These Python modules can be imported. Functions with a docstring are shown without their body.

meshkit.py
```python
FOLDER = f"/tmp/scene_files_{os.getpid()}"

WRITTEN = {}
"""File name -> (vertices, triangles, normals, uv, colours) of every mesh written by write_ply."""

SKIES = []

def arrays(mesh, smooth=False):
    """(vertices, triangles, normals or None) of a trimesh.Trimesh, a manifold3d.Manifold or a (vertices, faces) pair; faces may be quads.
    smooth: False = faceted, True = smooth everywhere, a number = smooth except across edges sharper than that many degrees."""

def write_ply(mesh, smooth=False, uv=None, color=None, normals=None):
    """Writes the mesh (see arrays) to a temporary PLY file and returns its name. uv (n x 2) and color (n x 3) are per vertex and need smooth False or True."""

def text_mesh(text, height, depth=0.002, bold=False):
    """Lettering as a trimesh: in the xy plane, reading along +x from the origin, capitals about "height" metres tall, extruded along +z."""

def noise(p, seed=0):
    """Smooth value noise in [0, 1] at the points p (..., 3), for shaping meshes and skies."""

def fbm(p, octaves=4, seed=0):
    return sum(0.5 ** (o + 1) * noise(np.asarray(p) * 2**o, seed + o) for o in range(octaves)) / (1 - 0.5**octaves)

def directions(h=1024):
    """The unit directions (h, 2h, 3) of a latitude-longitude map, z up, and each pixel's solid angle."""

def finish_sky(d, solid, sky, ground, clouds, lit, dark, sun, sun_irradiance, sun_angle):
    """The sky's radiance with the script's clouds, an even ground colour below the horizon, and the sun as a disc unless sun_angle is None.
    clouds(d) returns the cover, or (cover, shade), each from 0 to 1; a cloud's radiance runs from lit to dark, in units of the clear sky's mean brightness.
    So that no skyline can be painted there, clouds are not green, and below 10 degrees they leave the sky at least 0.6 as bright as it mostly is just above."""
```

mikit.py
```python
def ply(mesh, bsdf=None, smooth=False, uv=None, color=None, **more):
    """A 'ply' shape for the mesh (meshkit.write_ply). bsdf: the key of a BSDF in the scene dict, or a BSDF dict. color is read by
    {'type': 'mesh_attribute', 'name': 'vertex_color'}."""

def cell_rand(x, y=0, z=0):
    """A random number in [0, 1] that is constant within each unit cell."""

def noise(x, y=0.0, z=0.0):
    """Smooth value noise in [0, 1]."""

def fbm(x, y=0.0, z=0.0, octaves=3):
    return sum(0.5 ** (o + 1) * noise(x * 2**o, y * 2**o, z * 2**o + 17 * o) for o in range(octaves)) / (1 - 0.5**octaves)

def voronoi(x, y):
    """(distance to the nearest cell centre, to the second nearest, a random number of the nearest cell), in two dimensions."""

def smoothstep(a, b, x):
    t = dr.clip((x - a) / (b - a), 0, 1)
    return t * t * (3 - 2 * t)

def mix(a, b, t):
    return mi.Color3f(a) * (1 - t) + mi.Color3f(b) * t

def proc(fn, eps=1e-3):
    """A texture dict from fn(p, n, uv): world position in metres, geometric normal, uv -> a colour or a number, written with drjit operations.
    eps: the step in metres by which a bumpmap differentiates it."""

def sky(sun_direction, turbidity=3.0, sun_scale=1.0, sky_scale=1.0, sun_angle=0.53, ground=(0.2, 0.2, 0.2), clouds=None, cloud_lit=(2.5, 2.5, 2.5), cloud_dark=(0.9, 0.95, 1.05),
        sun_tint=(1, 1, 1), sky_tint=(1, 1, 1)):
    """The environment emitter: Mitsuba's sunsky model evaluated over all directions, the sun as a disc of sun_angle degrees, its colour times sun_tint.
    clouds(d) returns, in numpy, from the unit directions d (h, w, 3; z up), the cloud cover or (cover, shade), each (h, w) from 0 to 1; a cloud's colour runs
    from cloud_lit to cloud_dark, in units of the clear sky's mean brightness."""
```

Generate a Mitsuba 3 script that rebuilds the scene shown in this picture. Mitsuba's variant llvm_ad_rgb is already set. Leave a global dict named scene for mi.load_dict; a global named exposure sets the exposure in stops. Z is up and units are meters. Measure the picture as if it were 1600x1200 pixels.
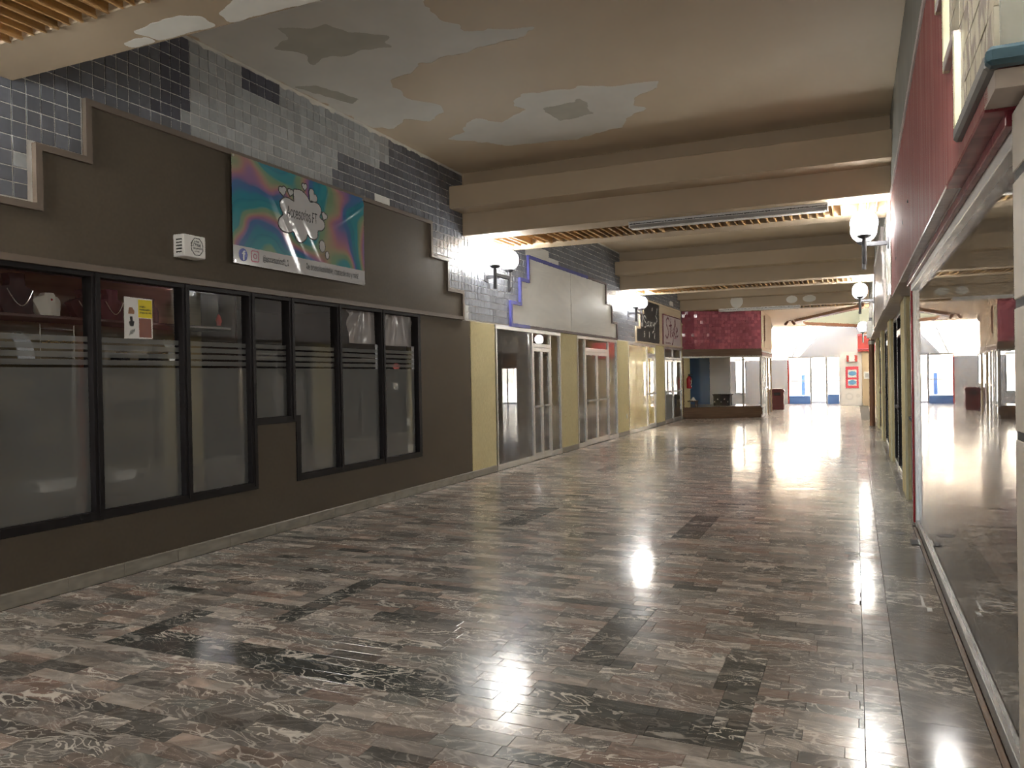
import math, random
import numpy as np, trimesh, drjit as dr, mitsuba as mi
import mikit, meshkit
from mikit import noise, fbm, smoothstep, mix, proc
from shapely.geometry import Polygon, LineString, Point, box as sbox
from shapely.ops import unary_union
from shapely import affinity

scene, labels = {}, {}
rng = np.random.default_rng(7)
random.seed(7)

# ------------------------------------------------------------------ camera, sky, exposure
YAW, PITCH, ROLL, FOCAL, EYE = -0.4151316, -0.0086278, -0.0177686, 1216.0, 1.55
_f = np.array([math.sin(YAW) * math.cos(PITCH), math.cos(YAW) * math.cos(PITCH), math.sin(PITCH)])
_r = np.array([math.cos(YAW), -math.sin(YAW), 0.0])
_u = np.cross(_r, _f)
_r2, _u2 = math.cos(ROLL) * _r + math.sin(ROLL) * _u, -math.sin(ROLL) * _r + math.cos(ROLL) * _u
_m = np.eye(4); _m[:3, 0], _m[:3, 1], _m[:3, 2], _m[:3, 3] = -_r2, _u2, _f, (0, 0, EYE)
scene['camera'] = {'type': 'perspective', 'fov': 2 * math.degrees(math.atan(800 / FOCAL)), 'fov_axis': 'x',
                   'near_clip': 0.05, 'far_clip': 500.0, 'to_world': mi.ScalarTransform4f(_m.tolist())}
scene['sky'] = mikit.sky((0.45, -0.8, 1.1), turbidity=3.5, sun_scale=26.0, sky_scale=18.0, ground=(0.35, 0.34, 0.32),
                         clouds=lambda d: (np.clip(meshkit.fbm(d * 3.0, 3, 5) * 1.6 - 0.35, 0, 1), 0.2), cloud_lit=(1.7, 1.7, 1.7))
exposure = 1.12
GLOBE = 42.0           # radiance of a lit lamp globe

# ------------------------------------------------------------------ helpers
def rgb(*c): return {'type': 'rgb', 'value': list(map(float, c))}
def srgb(r, g, b):
    return tuple(((x / 255 + 0.055) / 1.055) ** 2.4 if x > 10 else x / 255 / 12.92 for x in (r, g, b))
def mat(name, d, two=True):
    scene['mat_' + name] = {'type': 'twosided', 'bsdf': d} if two else d
    return 'mat_' + name
def paint(name, c, rough=0.6, spec=0.4, metallic=0.0, **k):
    return mat(name, {'type': 'principled', 'base_color': c if isinstance(c, dict) else rgb(*c), 'roughness': rough, 'specular': spec, 'metallic': metallic, **k})

QUADS = np.array([[0, 2, 3, 1], [4, 5, 7, 6], [0, 1, 5, 4], [2, 6, 7, 3], [0, 4, 6, 2], [1, 3, 7, 5]])
TRIS = np.vstack([QUADS[:, [0, 1, 2]], QUADS[:, [0, 2, 3]]])
def bx(x0, x1, y0, y1, z0, z1):
    v = np.array([[x, y, z] for z in (z0, z1) for y in (y0, y1) for x in (x0, x1)], float)
    return trimesh.Trimesh(v, TRIS, process=False)
def cbx(x0, x1, y0, y1, z0, z1, c=0.006):
    """box with chamfered edges"""
    c = min(c, (x1 - x0) * .45, (y1 - y0) * .45, (z1 - z0) * .45)
    pts = []
    for sx in (0, 1):
        for sy in (0, 1):
            for sz in (0, 1):
                p = np.array([(x0, x1)[sx], (y0, y1)[sy], (z0, z1)[sz]], float)
                d = np.array([c * (1 - 2 * sx), c * (1 - 2 * sy), c * (1 - 2 * sz)])
                for k in range(3):
                    q = p + d; q[k] = p[k]; pts.append(q)
    return trimesh.convex.convex_hull(np.array(pts))
def cat(*ms):
    ms = [m for m in ms if m is not None]
    return trimesh.util.concatenate(ms) if len(ms) > 1 else ms[0]
def polys(g):
    return [p for p in getattr(g, 'geoms', [g]) if p.geom_type == 'Polygon' and p.area > 1e-8]
def ext(poly, h):
    return cat(*[trimesh.creation.extrude_polygon(p, h, engine='earcut') for p in polys(poly)])
def ext_x(poly, x0, x1):
    """polygon in (Y, Z) extruded from x0 to x1"""
    m = ext(poly, x1 - x0); v = m.vertices
    return trimesh.Trimesh(np.stack([v[:, 2] + x0, v[:, 0], v[:, 1]], 1), m.faces, process=False)
def ext_y(poly, y0, y1):
    """polygon in (X, Z) extruded from y0 to y1"""
    m = ext(poly, y1 - y0); v = m.vertices
    return trimesh.Trimesh(np.stack([v[:, 0], v[:, 2] + y0, v[:, 1]], 1), m.faces[:, ::-1], process=False)
def ext_z(poly, z0, z1):
    m = ext(poly, z1 - z0); m.vertices[:, 2] += z0
    return m
def lathe(profile, n=32, at=(0, 0, 0)):
    m = trimesh.creation.revolve(np.array(profile, float), sections=n)
    m.vertices += np.array(at); return m
def cyl(p0, p1, r, n=16):
    return trimesh.creation.cylinder(radius=r, segment=np.array([p0, p1], float), sections=n)
def tube(pts, r, n=8):
    return cat(*[cyl(a, b, r, n) for a, b in zip(pts[:-1], pts[1:])])
def put(key, mesh, material, label=None, category=None, group=None, kind=None, smooth=False, uv=None, **more):
    base, k = key, 1
    while key in scene:
        key = f'{base}_{k:03d}'; k += 1
    scene[key] = mikit.ply(mesh, material, smooth=smooth, uv=uv, **more)
    tag(key, label, category, group, kind)
    return key
def tag(key, label=None, category=None, group=None, kind=None):
    e = {k: v for k, v in (('label', label), ('category', category), ('group', group), ('kind', kind)) if v}
    if e: labels[key] = e
_names = {}
def thing(name, label, category, group=None, kind=None):
    n = _names.get(name, 0); _names[name] = n + 1
    key = name if n == 0 else f'{name}_{n:03d}'
    tag(key, label, category, group, kind)
    return key
def part(th, name, mesh, material, label=None, **k):
    return put(f'{th}__{name}', mesh, material, label=label, **k)
def pixel(p):
    v = np.asarray(p, float) - np.array([0, 0, EYE]); d = v @ _f
    return 800 + FOCAL * (v @ _r2) / d, 600 - FOCAL * (v @ _u2) / d, d
def seen_area(quad):
    """size in the photograph of a small flat piece (used only to choose which pieces are parts by themselves)"""
    P = [pixel(q) for q in quad]
    if min(p[2] for p in P) < 0.3: return 0.0
    c = np.array([[min(max(p[0], 0), 1600), min(max(p[1], 0), 1200)] for p in P])
    x, y = c[:, 0], c[:, 1]
    return 0.5 * abs(x @ np.roll(y, -1) - y @ np.roll(x, -1))

XL, XR, XG = -5.43, 0.42, 0.56          # left wall, right fascia, right shop glass
CEIL, SOFFIT, TOP = 4.66, 2.43, 3.76
PITCH_T = 0.109
BEAM_Y = [2.0, 10.55, 19.2, 26.62]      # front of each beam's lower box

# ------------------------------------------------------------------ materials
def _palette(t):
    c = mi.Color3f(0.150, 0.118, 0.100)
    for lim, col in ((0.10, (0.046, 0.050, 0.048)), (0.26, (0.102, 0.097, 0.09)), (0.44, (0.185, 0.168, 0.153)), (0.60, (0.245, 0.220, 0.20)),
                     (0.70, (0.232, 0.178, 0.152)), (0.82, (0.21, 0.208, 0.19)), (0.92, (0.345, 0.305, 0.268)), (2.0, (0.43, 0.385, 0.34)))[::-1]:
        c = dr.select(t < lim, mi.Color3f(*col), c)
    return c
def marble(p, n, uv):
    t, s = uv.x, uv.y * 97.0
    x, y = p.x + s * 1.7, p.y + p.z * 0.7 + s * 2.3
    a = (noise(s * 5.7, 1.3) - 0.5) * 1.4                       # each stone is cut at its own angle to the bedding
    x, y = x + a * y, y - a * x
    w = fbm(x * 6.0, y * 9.0, s, 2)
    cloud = fbm(x * 9.0 + 3.0 * w, y * 26.0 + 2.5 * w, s, 4)
    v1 = 1 - dr.abs(2 * noise(x * 8.0 + 3.2 * w, y * 26.0 + 4.5 * w, s) - 1)
    v2 = 1 - dr.abs(2 * noise(x * 17.0 - 3.5 * w, y * 50.0 + 3.0 * w, s + 9) - 1)
    amount = smoothstep(0.2, 0.85, noise(s * 3.1, 2.7) + 0.5 * (cloud - 0.5))
    vein = dr.maximum(smoothstep(0.90, 0.97, v1), 0.85 * smoothstep(0.90, 0.98, v2)) * (0.12 + 0.88 * amount)
    c = _palette(t) * (0.31 + 1.13 * cloud)
    c = mix(c, c * mi.Color3f(1.08, 0.95, 0.90), smoothstep(0.5, 0.7, noise(x * 4.0, y * 6.0, s + 3)))
    return mix(c, mi.Color3f(0.72, 0.67, 0.60), vein * 0.9)
def floor_rough(p, n, uv):
    return 0.10 + 0.08 * fbm(p.x * 2.0, p.y * 2.0, 3.0, 3)
_mb = proc(marble)
mat('marble', {'type': 'blendbsdf', 'weight': 0.30, 'a': {'type': 'principled', 'base_color': _mb, 'roughness': proc(floor_rough), 'specular': 0.5},
               'b': {'type': 'principled', 'base_color': _mb, 'roughness': 0.34, 'specular': 0.5}})      # worn polish: a clear film and a hazy one
paint('skirting', proc(lambda p, n, uv: mix((0.16, 0.15, 0.125), (0.34, 0.32, 0.27), fbm(p.y * 9 + uv.y * 30, p.z * 22, p.x * 9, 3))), rough=0.35)
paint('grout_floor', (0.05, 0.045, 0.04), 0.8)
paint('grout_wall', (0.60, 0.59, 0.56), 0.8)
def glaze(p, n, uv):
    t, s = uv.x, uv.y
    c = dr.select(t < 0.25, mi.Color3f(0.075, 0.077, 0.10), dr.select(t < 0.5, mi.Color3f(0.122, 0.13, 0.15), dr.select(t < 0.75, mi.Color3f(0.34, 0.36, 0.365), mi.Color3f(0.50, 0.49, 0.46))))
    return c * (0.82 + 0.3 * s) * (0.9 + 0.2 * fbm(p.y * 30, p.z * 30, s * 20, 2))
paint('glaze', proc(glaze), rough=0.36, spec=0.4)
paint('glaze_white', proc(lambda p, n, uv: mix((0.40, 0.41, 0.38), (0.58, 0.58, 0.54), uv.y) * (0.85 + 0.3 * fbm(p.y * 8, p.z * 8, 0.0, 2))), rough=0.22)
paint('glaze_red', proc(lambda p, n, uv: mix((0.22, 0.05, 0.075), (0.46, 0.14, 0.17), uv.y) * (0.7 + 0.6 * noise(p.x * 2, p.z * 1.3, p.y))), rough=0.12)
paint('brown_wall', proc(lambda p, n, uv: mix((0.070, 0.058, 0.043), (0.090, 0.075, 0.056), fbm(p.y * 1.3, p.z * 1.3, p.x, 3)) * (0.95 + 0.1 * noise(p.y * 60, p.z * 60, p.x * 60))), rough=0.7, spec=0.2)
paint('panel_grey', proc(lambda p, n, uv: mix((0.52, 0.505, 0.46), (0.62, 0.60, 0.545), fbm(p.y * 1.7, p.z * 1.9, uv.y * 9, 3))), rough=0.5)
paint('panel_cream', (0.52, 0.43, 0.30), 0.55)
paint('moulding_brown', (0.12, 0.095, 0.075), 0.5)
paint('moulding_blue', (0.055, 0.06, 0.26), 0.4)
paint('moulding_dark', (0.10, 0.07, 0.07), 0.5)
paint('tan', proc(lambda p, n, uv: mix((0.36, 0.285, 0.195), (0.41, 0.33, 0.235), fbm(p.x * 1.1, p.y * 1.1, p.z * 1.5, 3))), rough=0.65)
paint('ceiling_paint', proc(lambda p, n, uv: mix((0.53, 0.44, 0.315), (0.62, 0.525, 0.39), fbm(p.x * 0.9, p.y * 0.9, 1.0, 4))), rough=0.75)
paint('plaster', proc(lambda p, n, uv: mix((0.62, 0.61, 0.55), (0.72, 0.705, 0.645), fbm(p.x * 3.1, p.y * 3.1, 2.0, 4))), rough=0.8)
paint('plaster_stain', proc(lambda p, n, uv: mix((0.41, 0.40, 0.335), (0.50, 0.485, 0.415), fbm(p.x * 4.3, p.y * 4.3, 5.0, 4))), rough=0.85)
paint('concrete', proc(lambda p, n, uv: mix((0.16, 0.165, 0.15), (0.24, 0.24, 0.215), fbm(p.y * 2.0, p.z * 2.0, p.x, 4))), rough=0.7)
def slatwood(p, n, uv):
    g = fbm(p.x * 40 + uv.y * 50, p.y * 5, p.z * 60, 3)
    return mix((0.25, 0.135, 0.05), (0.44, 0.28, 0.12), g) * (0.7 + 0.6 * uv.y)
paint('slat_wood', proc(slatwood), rough=0.5)
def stucco_h(p, n, uv): return fbm(p.x * 90 + p.y * 90, p.y * 60, p.z * 22, 3)
mat('stucco', {'type': 'twosided', 'bsdf': {'type': 'bumpmap', 'scale': 0.006, 'arbitrary': proc(stucco_h), 'bsdf': {
    'type': 'principled', 'base_color': proc(lambda p, n, uv: mix((0.52, 0.44, 0.22), (0.74, 0.66, 0.40), stucco_h(p, n, uv))), 'roughness': 0.75, 'specular': 0.3}}}, two=False)
def redboard(p, n, uv):
    g = fbm(p.y * 14, p.z * 1.1, 4.0, 4)
    c = mix((0.22, 0.06, 0.056), (0.30, 0.105, 0.095), g)
    return mix(c, (0.32, 0.16, 0.14), 0.4 * smoothstep(0.48, 0.75, fbm(p.y * 22, p.z * 0.8, 9.0, 3)))
paint('red_board', proc(redboard), rough=0.6, spec=0.2)
paint('red_gloss', proc(lambda p, n, uv: mix((0.10, 0.008, 0.018), (0.24, 0.05, 0.06), fbm(p.x * 7, p.y * 24, p.z * 5, 3))), rough=0.18)
paint('whitewash', proc(lambda p, n, uv: mix((0.42, 0.36, 0.35), (0.58, 0.54, 0.52), fbm(p.x * 5, p.y * 30, p.z * 5, 3))), rough=0.35)
paint('soffit_plaster', proc(lambda p, n, uv: mix((0.34, 0.29, 0.26), (0.45, 0.40, 0.36), fbm(p.x * 6, p.y * 6, p.z * 6, 3))), rough=0.6)
paint('pier_paint', (0.52, 0.47, 0.40), 0.55)
paint('dark_groove', (0.05, 0.052, 0.05), 0.6)
def stone(p, n, uv):
    v = 1 - dr.abs(2 * fbm(p.y * 9 - p.z * 2, p.z * 3.5, uv.y * 20, 3) - 1)
    return mix(mix((0.34, 0.32, 0.24), (0.52, 0.49, 0.40), fbm(p.y * 12, p.z * 6, uv.y * 30, 3)), (0.25, 0.225, 0.20), smoothstep(0.8, 0.95, v))
paint('stone', proc(stone), rough=0.35)
paint('cream_trim', (0.74, 0.72, 0.52), 0.5)
paint('grey_trim', (0.13, 0.13, 0.125), 0.45)
paint('teal_trim', (0.010, 0.036, 0.05), 0.5)
paint('grey_green', (0.20, 0.20, 0.17), 0.6)
paint('black_frame', (0.012, 0.011, 0.012), 0.5, spec=0.15)
paint('aluminium', (0.74, 0.73, 0.70), 0.32, metallic=0.85)
paint('aluminium_dark', (0.38, 0.38, 0.37), 0.42, metallic=0.7)
paint('white_metal', (0.70, 0.70, 0.67), 0.4)
paint('lamp_metal', (0.045, 0.045, 0.05), 0.38, metallic=0.3)
paint('shop_wall', (0.20, 0.20, 0.21), 0.7)

paint('shop_wall_pale', (0.66, 0.60, 0.44), 0.7)
paint('shop_floor', (0.22, 0.20, 0.18), 0.15)
paint('blue_wall', (0.10, 0.20, 0.36), 0.6)
paint('white_wall', (0.80, 0.79, 0.75), 0.6)
paint('beige_wall', (0.50, 0.40, 0.26), 0.6)
paint('peach_wall', (0.74, 0.60, 0.46), 0.6)
paint('wood_dark', proc(lambda p, n, uv: mix((0.065, 0.036, 0.02), (0.14, 0.085, 0.05), fbm(p.x * 3, p.y * 3, p.z * 30, 3))), rough=0.4)
paint('wood_red', (0.16, 0.075, 0.045), 0.4)
paint('shelf_back', proc(lambda p, n, uv: mix((0.17, 0.14, 0.085), (0.27, 0.22, 0.14), fbm(p.y * 2, p.z * 30, 0.0, 3))), rough=0.5)
paint('shelf', (0.055, 0.04, 0.035), 0.4)
paint('velvet_black', (0.012, 0.012, 0.014), 0.8, sheen=0.5)
paint('velvet_red', (0.05, 0.006, 0.014), 0.8, sheen=0.6)
paint('velvet_white', (0.62, 0.62, 0.55), 0.7)
paint('acrylic', (0.62, 0.66, 0.70), 0.25)
paint('chrome', (0.8, 0.8, 0.8), 0.2, metallic=1.0)
paint('gold', (0.85, 0.62, 0.25), 0.25, metallic=1.0)
paint('paper', (0.78, 0.78, 0.75), 0.6)
paint('yellow', (0.75, 0.62, 0.03), 0.6)
paint('photo_brown', (0.20, 0.075, 0.05), 0.5)
paint('ink', (0.02, 0.02, 0.022), 0.6)
paint('ink_brown', (0.25, 0.13, 0.07), 0.6)
paint('fb_blue', (0.05, 0.07, 0.33), 0.4)
paint('pink_print', (0.42, 0.12, 0.17), 0.4)
paint('sign_dark', (0.016, 0.015, 0.015), 0.6, spec=0.2)
paint('sign_pale', (0.50, 0.44, 0.43), 0.4)
paint('sign_ink', (0.12, 0.03, 0.045), 0.5)
paint('red_paint', (0.34, 0.012, 0.02), 0.3)
paint('red_plain', (0.42, 0.06, 0.055), 0.45)
paint('poster_red', (0.55, 0.06, 0.09), 0.5)
paint('poster_blue', (0.12, 0.28, 0.48), 0.5)
paint('bin_red', (0.075, 0.012, 0.012), 0.4)
paint('rubber', (0.02, 0.02, 0.02), 0.6)
paint('kick_blue', (0.14, 0.28, 0.62), 0.5)
paint('outdoor_wall', (0.72, 0.70, 0.66), 0.7)
paint('outdoor_ground', (0.50, 0.48, 0.45), 0.8)
paint('outdoor_orange', (0.65, 0.36, 0.16), 0.7)
paint('coffer_green', (0.26, 0.28, 0.23), 0.6)
paint('plastic_grey', (0.24, 0.235, 0.235), 0.18)
paint('wire', (0.45, 0.43, 0.38), 0.3, metallic=0.8)
mat('glass', {'type': 'thindielectric', 'int_ior': 1.52}, two=False)
mat('dusty_glass', {'type': 'blendbsdf', 'weight': 0.02, 'a': {'type': 'thindielectric', 'int_ior': 1.52}, 'b': {'type': 'twosided', 'bsdf': {'type': 'diffuse', 'reflectance': rgb(0.4, 0.4, 0.38)}}}, two=False)
mat('frost', {'type': 'blendbsdf', 'weight': 0.50, 'a': {'type': 'thindielectric', 'int_ior': 1.3},
              'b': {'type': 'principledthin', 'base_color': rgb(0.62, 0.64, 0.62), 'roughness': 0.6, 'diff_trans': 1.0}}, two=False)
mat('milk', {'type': 'principledthin', 'base_color': rgb(0.42, 0.43, 0.41), 'roughness': 0.5, 'diff_trans': 1.4}, two=False)

# printed swirl of the shop banner
def holo(p, n, uv):
    y, z = uv.x, uv.y                                  # metres from the lower left corner of the cloth
    w = fbm(y * 1.1 + 3, z * 1.3, 2.0, 3)
    h = y * 0.62 - z * 0.95 + 2.0 * w + 0.35 * dr.sin(3.1 * y + 2.2 * z)
    k = h * 1.5 + 0.2
    k = k - dr.floor(k)
    c = mi.Color3f(0.020, 0.17, 0.24)
    for a, col in ((0.0, (0.03, 0.22, 0.26)), (0.22, (0.17, 0.27, 0.17)), (0.36, (0.30, 0.26, 0.17)), (0.45, (0.36, 0.17, 0.18)),
                   (0.53, (0.24, 0.13, 0.27)), (0.63, (0.05, 0.13, 0.29)), (0.80, (0.022, 0.19, 0.26))):
        c = mix(c, col, smoothstep(a, a + 0.12, k))
    return c
paint('banner', proc(holo), rough=0.16, spec=0.6)
paint('banner_white', (0.50, 0.50, 0.50), 0.16)

# ================================================================== SETTING
# ---------------- floor
t = 'floor'
put('floor', bx(-12, 14, -9, 44, -0.30, -0.012), 'mat_grout_floor', 'long corridor floor of polished brown and grey marble strips', 'floor', kind='structure')
DARK = [(-3.51, -3.34, 4.03, 5.09), (-3.51, -1.22, 4.98, 5.09), (-1.44, -1.22, 4.03, 5.0), (-1.44, -1.10, 4.03, 4.1), (-0.66, -0.45, 3.93, 4.40), (-0.60, -0.45, 3.30, 3.95), (-4.16, -0.45, 3.31, 3.53),
        (-4.16, -3.98, 3.31, 4.03), (-3.46, -3.20, 7.38, 8.56), (-1.62, -1.36, 7.38, 8.56), (-3.9, -3.66, 12.0, 13.1), (-1.2, -0.94, 12.0, 13.1), (-3.46, -1.36, 16.4, 16.62), (-3.46, -3.25, 15.6, 16.5)]
def tile_mesh(x0, x1, y0, y1, tilt):
    z = np.array([0.0, tilt[0], tilt[1], tilt[0] + tilt[1]]); z = z - z.max()
    c = 0.0012
    v = np.array([[x0, y0, -0.012], [x1, y0, -0.012], [x0, y1, -0.012], [x1, y1, -0.012],
                  [x0, y0, z[0] - c], [x1, y0, z[1] - c], [x0, y1, z[2] - c], [x1, y1, z[3] - c],
                  [x0 + c, y0 + c, z[0]], [x1 - c, y0 + c, z[1]], [x0 + c, y1 - c, z[2]], [x1 - c, y1 - c, z[3]]])
    f = []
    for a in (0, 4):
        for i, j in ((0, 1), (1, 3), (3, 2), (2, 0)):
            f += [[a + i, a + j, a + j + 4], [a + i, a + j + 4, a + i + 4]]
    f += [[8, 9, 11], [8, 11, 10]]
    return v, np.array(f)
tiles = []
def lay(x0, x1, y0, y1, tone=None):
    g = 0.0009
    cx, cy = (x0 + x1) / 2, (y0 + y1) / 2
    if tone is None:
        tone = 0.14 + 0.86 * rng.random() ** 1.1
        if rng.random() < 0.025: tone = 0.05
    for a, b, c, d in DARK:
        if a < cx < b and c < cy < d: tone = 0.02 + 0.10 * rng.random()
    tilt = (rng.normal(0, 0.00030), rng.normal(0, 0.00026))
    q = [(x0, y0, 0), (x1, y0, 0), (x1, y1, 0), (x0, y1, 0)]
    tiles.append((seen_area(q), *tile_mesh(x0 + g, x1 - g, y0 + g, y1 - g, tilt), tone, rng.random()))
edges = sorted({e for a, b, c, d in DARK for e in (a, b)})
row = 0
y = 0.5
while y < 41.0:
    y1 = y + 0.1025
    cy = (y + y1) / 2
    cuts = [a for a, b, c, d in DARK if c < cy < d] + [b for a, b, c, d in DARK if c < cy < d]
    x = -5.40 - rng.random() * 0.3
    xs = []
    while x < 0.02:
        xs.append(x); x += 0.312
    xs = sorted(set([max(v, -5.40) for v in xs] + [0.02]))
    for c in cuts:                                       # inlaid dark stones start and end on the pattern's own lines
        xs = [v for v in xs if abs(v - c) > 0.06 or v in (-5.40, 0.02)] + [c]
    xs = sorted(set(xs))
    for a, b in zip(xs[:-1], xs[1:]):
        if b - a > 0.01: lay(a, b, y, y1)
    lay(0.02, 0.175, y, y1)
    y = y1
y = 0.5
while y < 27:
    l = rng.uniform(0.33, 0.66); lay(0.175, 0.505, y, y + l, tone=0.20 + 0.05 * rng.random()); y += l
y = 8.72
while y < 25.6:
    l = rng.uniform(0.33, 0.66); lay(0.505, 0.70, y, min(y + l, 25.7), tone=0.20 + 0.05 * rng.random()); y += l
tiles.sort(key=lambda s: -s[0])
for a, v, f, tone, s in tiles[:299]:
    put('floor__tile', trimesh.Trimesh(v, f, process=False), 'mat_marble', uv=np.tile([tone, s], (len(v), 1)))
def merged(items):
    at = np.cumsum([0] + [len(i[0]) for i in items])
    return np.vstack([i[0] for i in items]), np.vstack([i[1] + a for i, a in zip(items, at)]), np.vstack([np.tile(i[2], (len(i[0]), 1)) for i in items])
v, f, uv = merged([(v, f, [tone, s]) for a, v, f, tone, s in tiles[299:]])
put('floor__paving', (v, f), 'mat_marble', label='marble strips farther along the corridor', kind='stuff', uv=uv)
plaza = bx(0.51, 13.5, 25.8, 41, -0.011, 0.0)
put('floor__plaza_slab', plaza, 'mat_marble', label='marble floor of the hall at the end', uv=np.tile([0.5, 0.3], (8, 1)))
side = bx(-8.9, -5.4, 26.6, 41, -0.011, 0.0)
put('floor__plaza_slab', side, 'mat_marble', uv=np.tile([0.5, 0.6], (8, 1)))
near = bx(-5.4, 0.55, -8.8, 0.5, -0.011, 0.0)
put('floor__plaza_slab', near, 'mat_marble', uv=np.tile([0.4, 0.8], (8, 1)))

# ---------------- ceiling with peeled paint
def ragged(pts, amp=0.05, step=0.05, seed=0):
    l = LineString(list(pts) + [pts[0]]); n = max(int(l.length / step), 8)
    q = np.array([l.interpolate(i / n, normalized=True).coords[0] for i in range(n)])
    d = np.stack([meshkit.fbm(np.c_[q * 9, q[:, :1] * 0], 3, seed + k) - 0.5 for k in (0, 40)], 1)
    return Polygon(q + d * amp * 2).buffer(0).buffer(-.03).buffer(.06).buffer(-.03)
P1 = ragged([(-5.43, 4.2), (-3.3, 4.2), (-3.21, 5.60), (-3.26, 5.81), (-3.14, 6.25), (-2.76, 6.39), (-2.47, 6.48), (-2.85, 6.61), (-3.55, 6.66), (-3.78, 6.72), (-3.97, 6.73), (-4.14, 6.88), (-4.36, 6.94), (-4.44, 7.14), (-4.47, 7.47),
             (-4.35, 7.66), (-4.26, 7.78), (-4.35, 8.04), (-4.68, 8.25), (-4.87, 8.0), (-5.18, 8.27), (-5.43, 8.2)], 0.07, 0.05, 1)
P2 = ragged([(-4.81, 8.98), (-4.49, 8.82), (-4.31, 8.5), (-4.07, 8.43), (-3.94, 8.68), (-3.48, 8.41), (-3.51, 8.22), (-3.47, 8.01), (-3.28, 7.93), (-2.89, 7.98), (-2.57, 8.01), (-2.4, 8.14), (-1.89, 8.22), (-1.93, 8.39), (-2.18, 8.55),
             (-2.3, 8.83), (-2.15, 9.0), (-2.45, 9.17), (-2.6, 9.5), (-3.33, 9.75), (-4.17, 9.6)], 0.06, 0.05, 2)
S1 = ragged([(-4.63, 5.43), (-4.36, 5.61), (-4.17, 5.59), (-4.1, 5.82), (-3.81, 6.05), (-3.96, 6.17), (-3.89, 6.3), (-4.1, 6.19), (-4.41, 6.24), (-4.68, 6.17), (-4.88, 6.33), (-4.75, 6.02), (-4.93, 5.79), (-4.64, 5.69)], 0.05, 0.04, 3)
S2 = ragged([(-3.3, 8.45), (-2.89, 8.42), (-2.76, 8.3), (-2.8, 8.87), (-3.25, 8.98)], 0.05, 0.04, 4)
S3 = ragged([(-5.40, 6.61), (-5.15, 6.71), (-4.99, 7.27), (-5.14, 7.33), (-5.23, 7.09)], 0.04, 0.04, 5)
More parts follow.
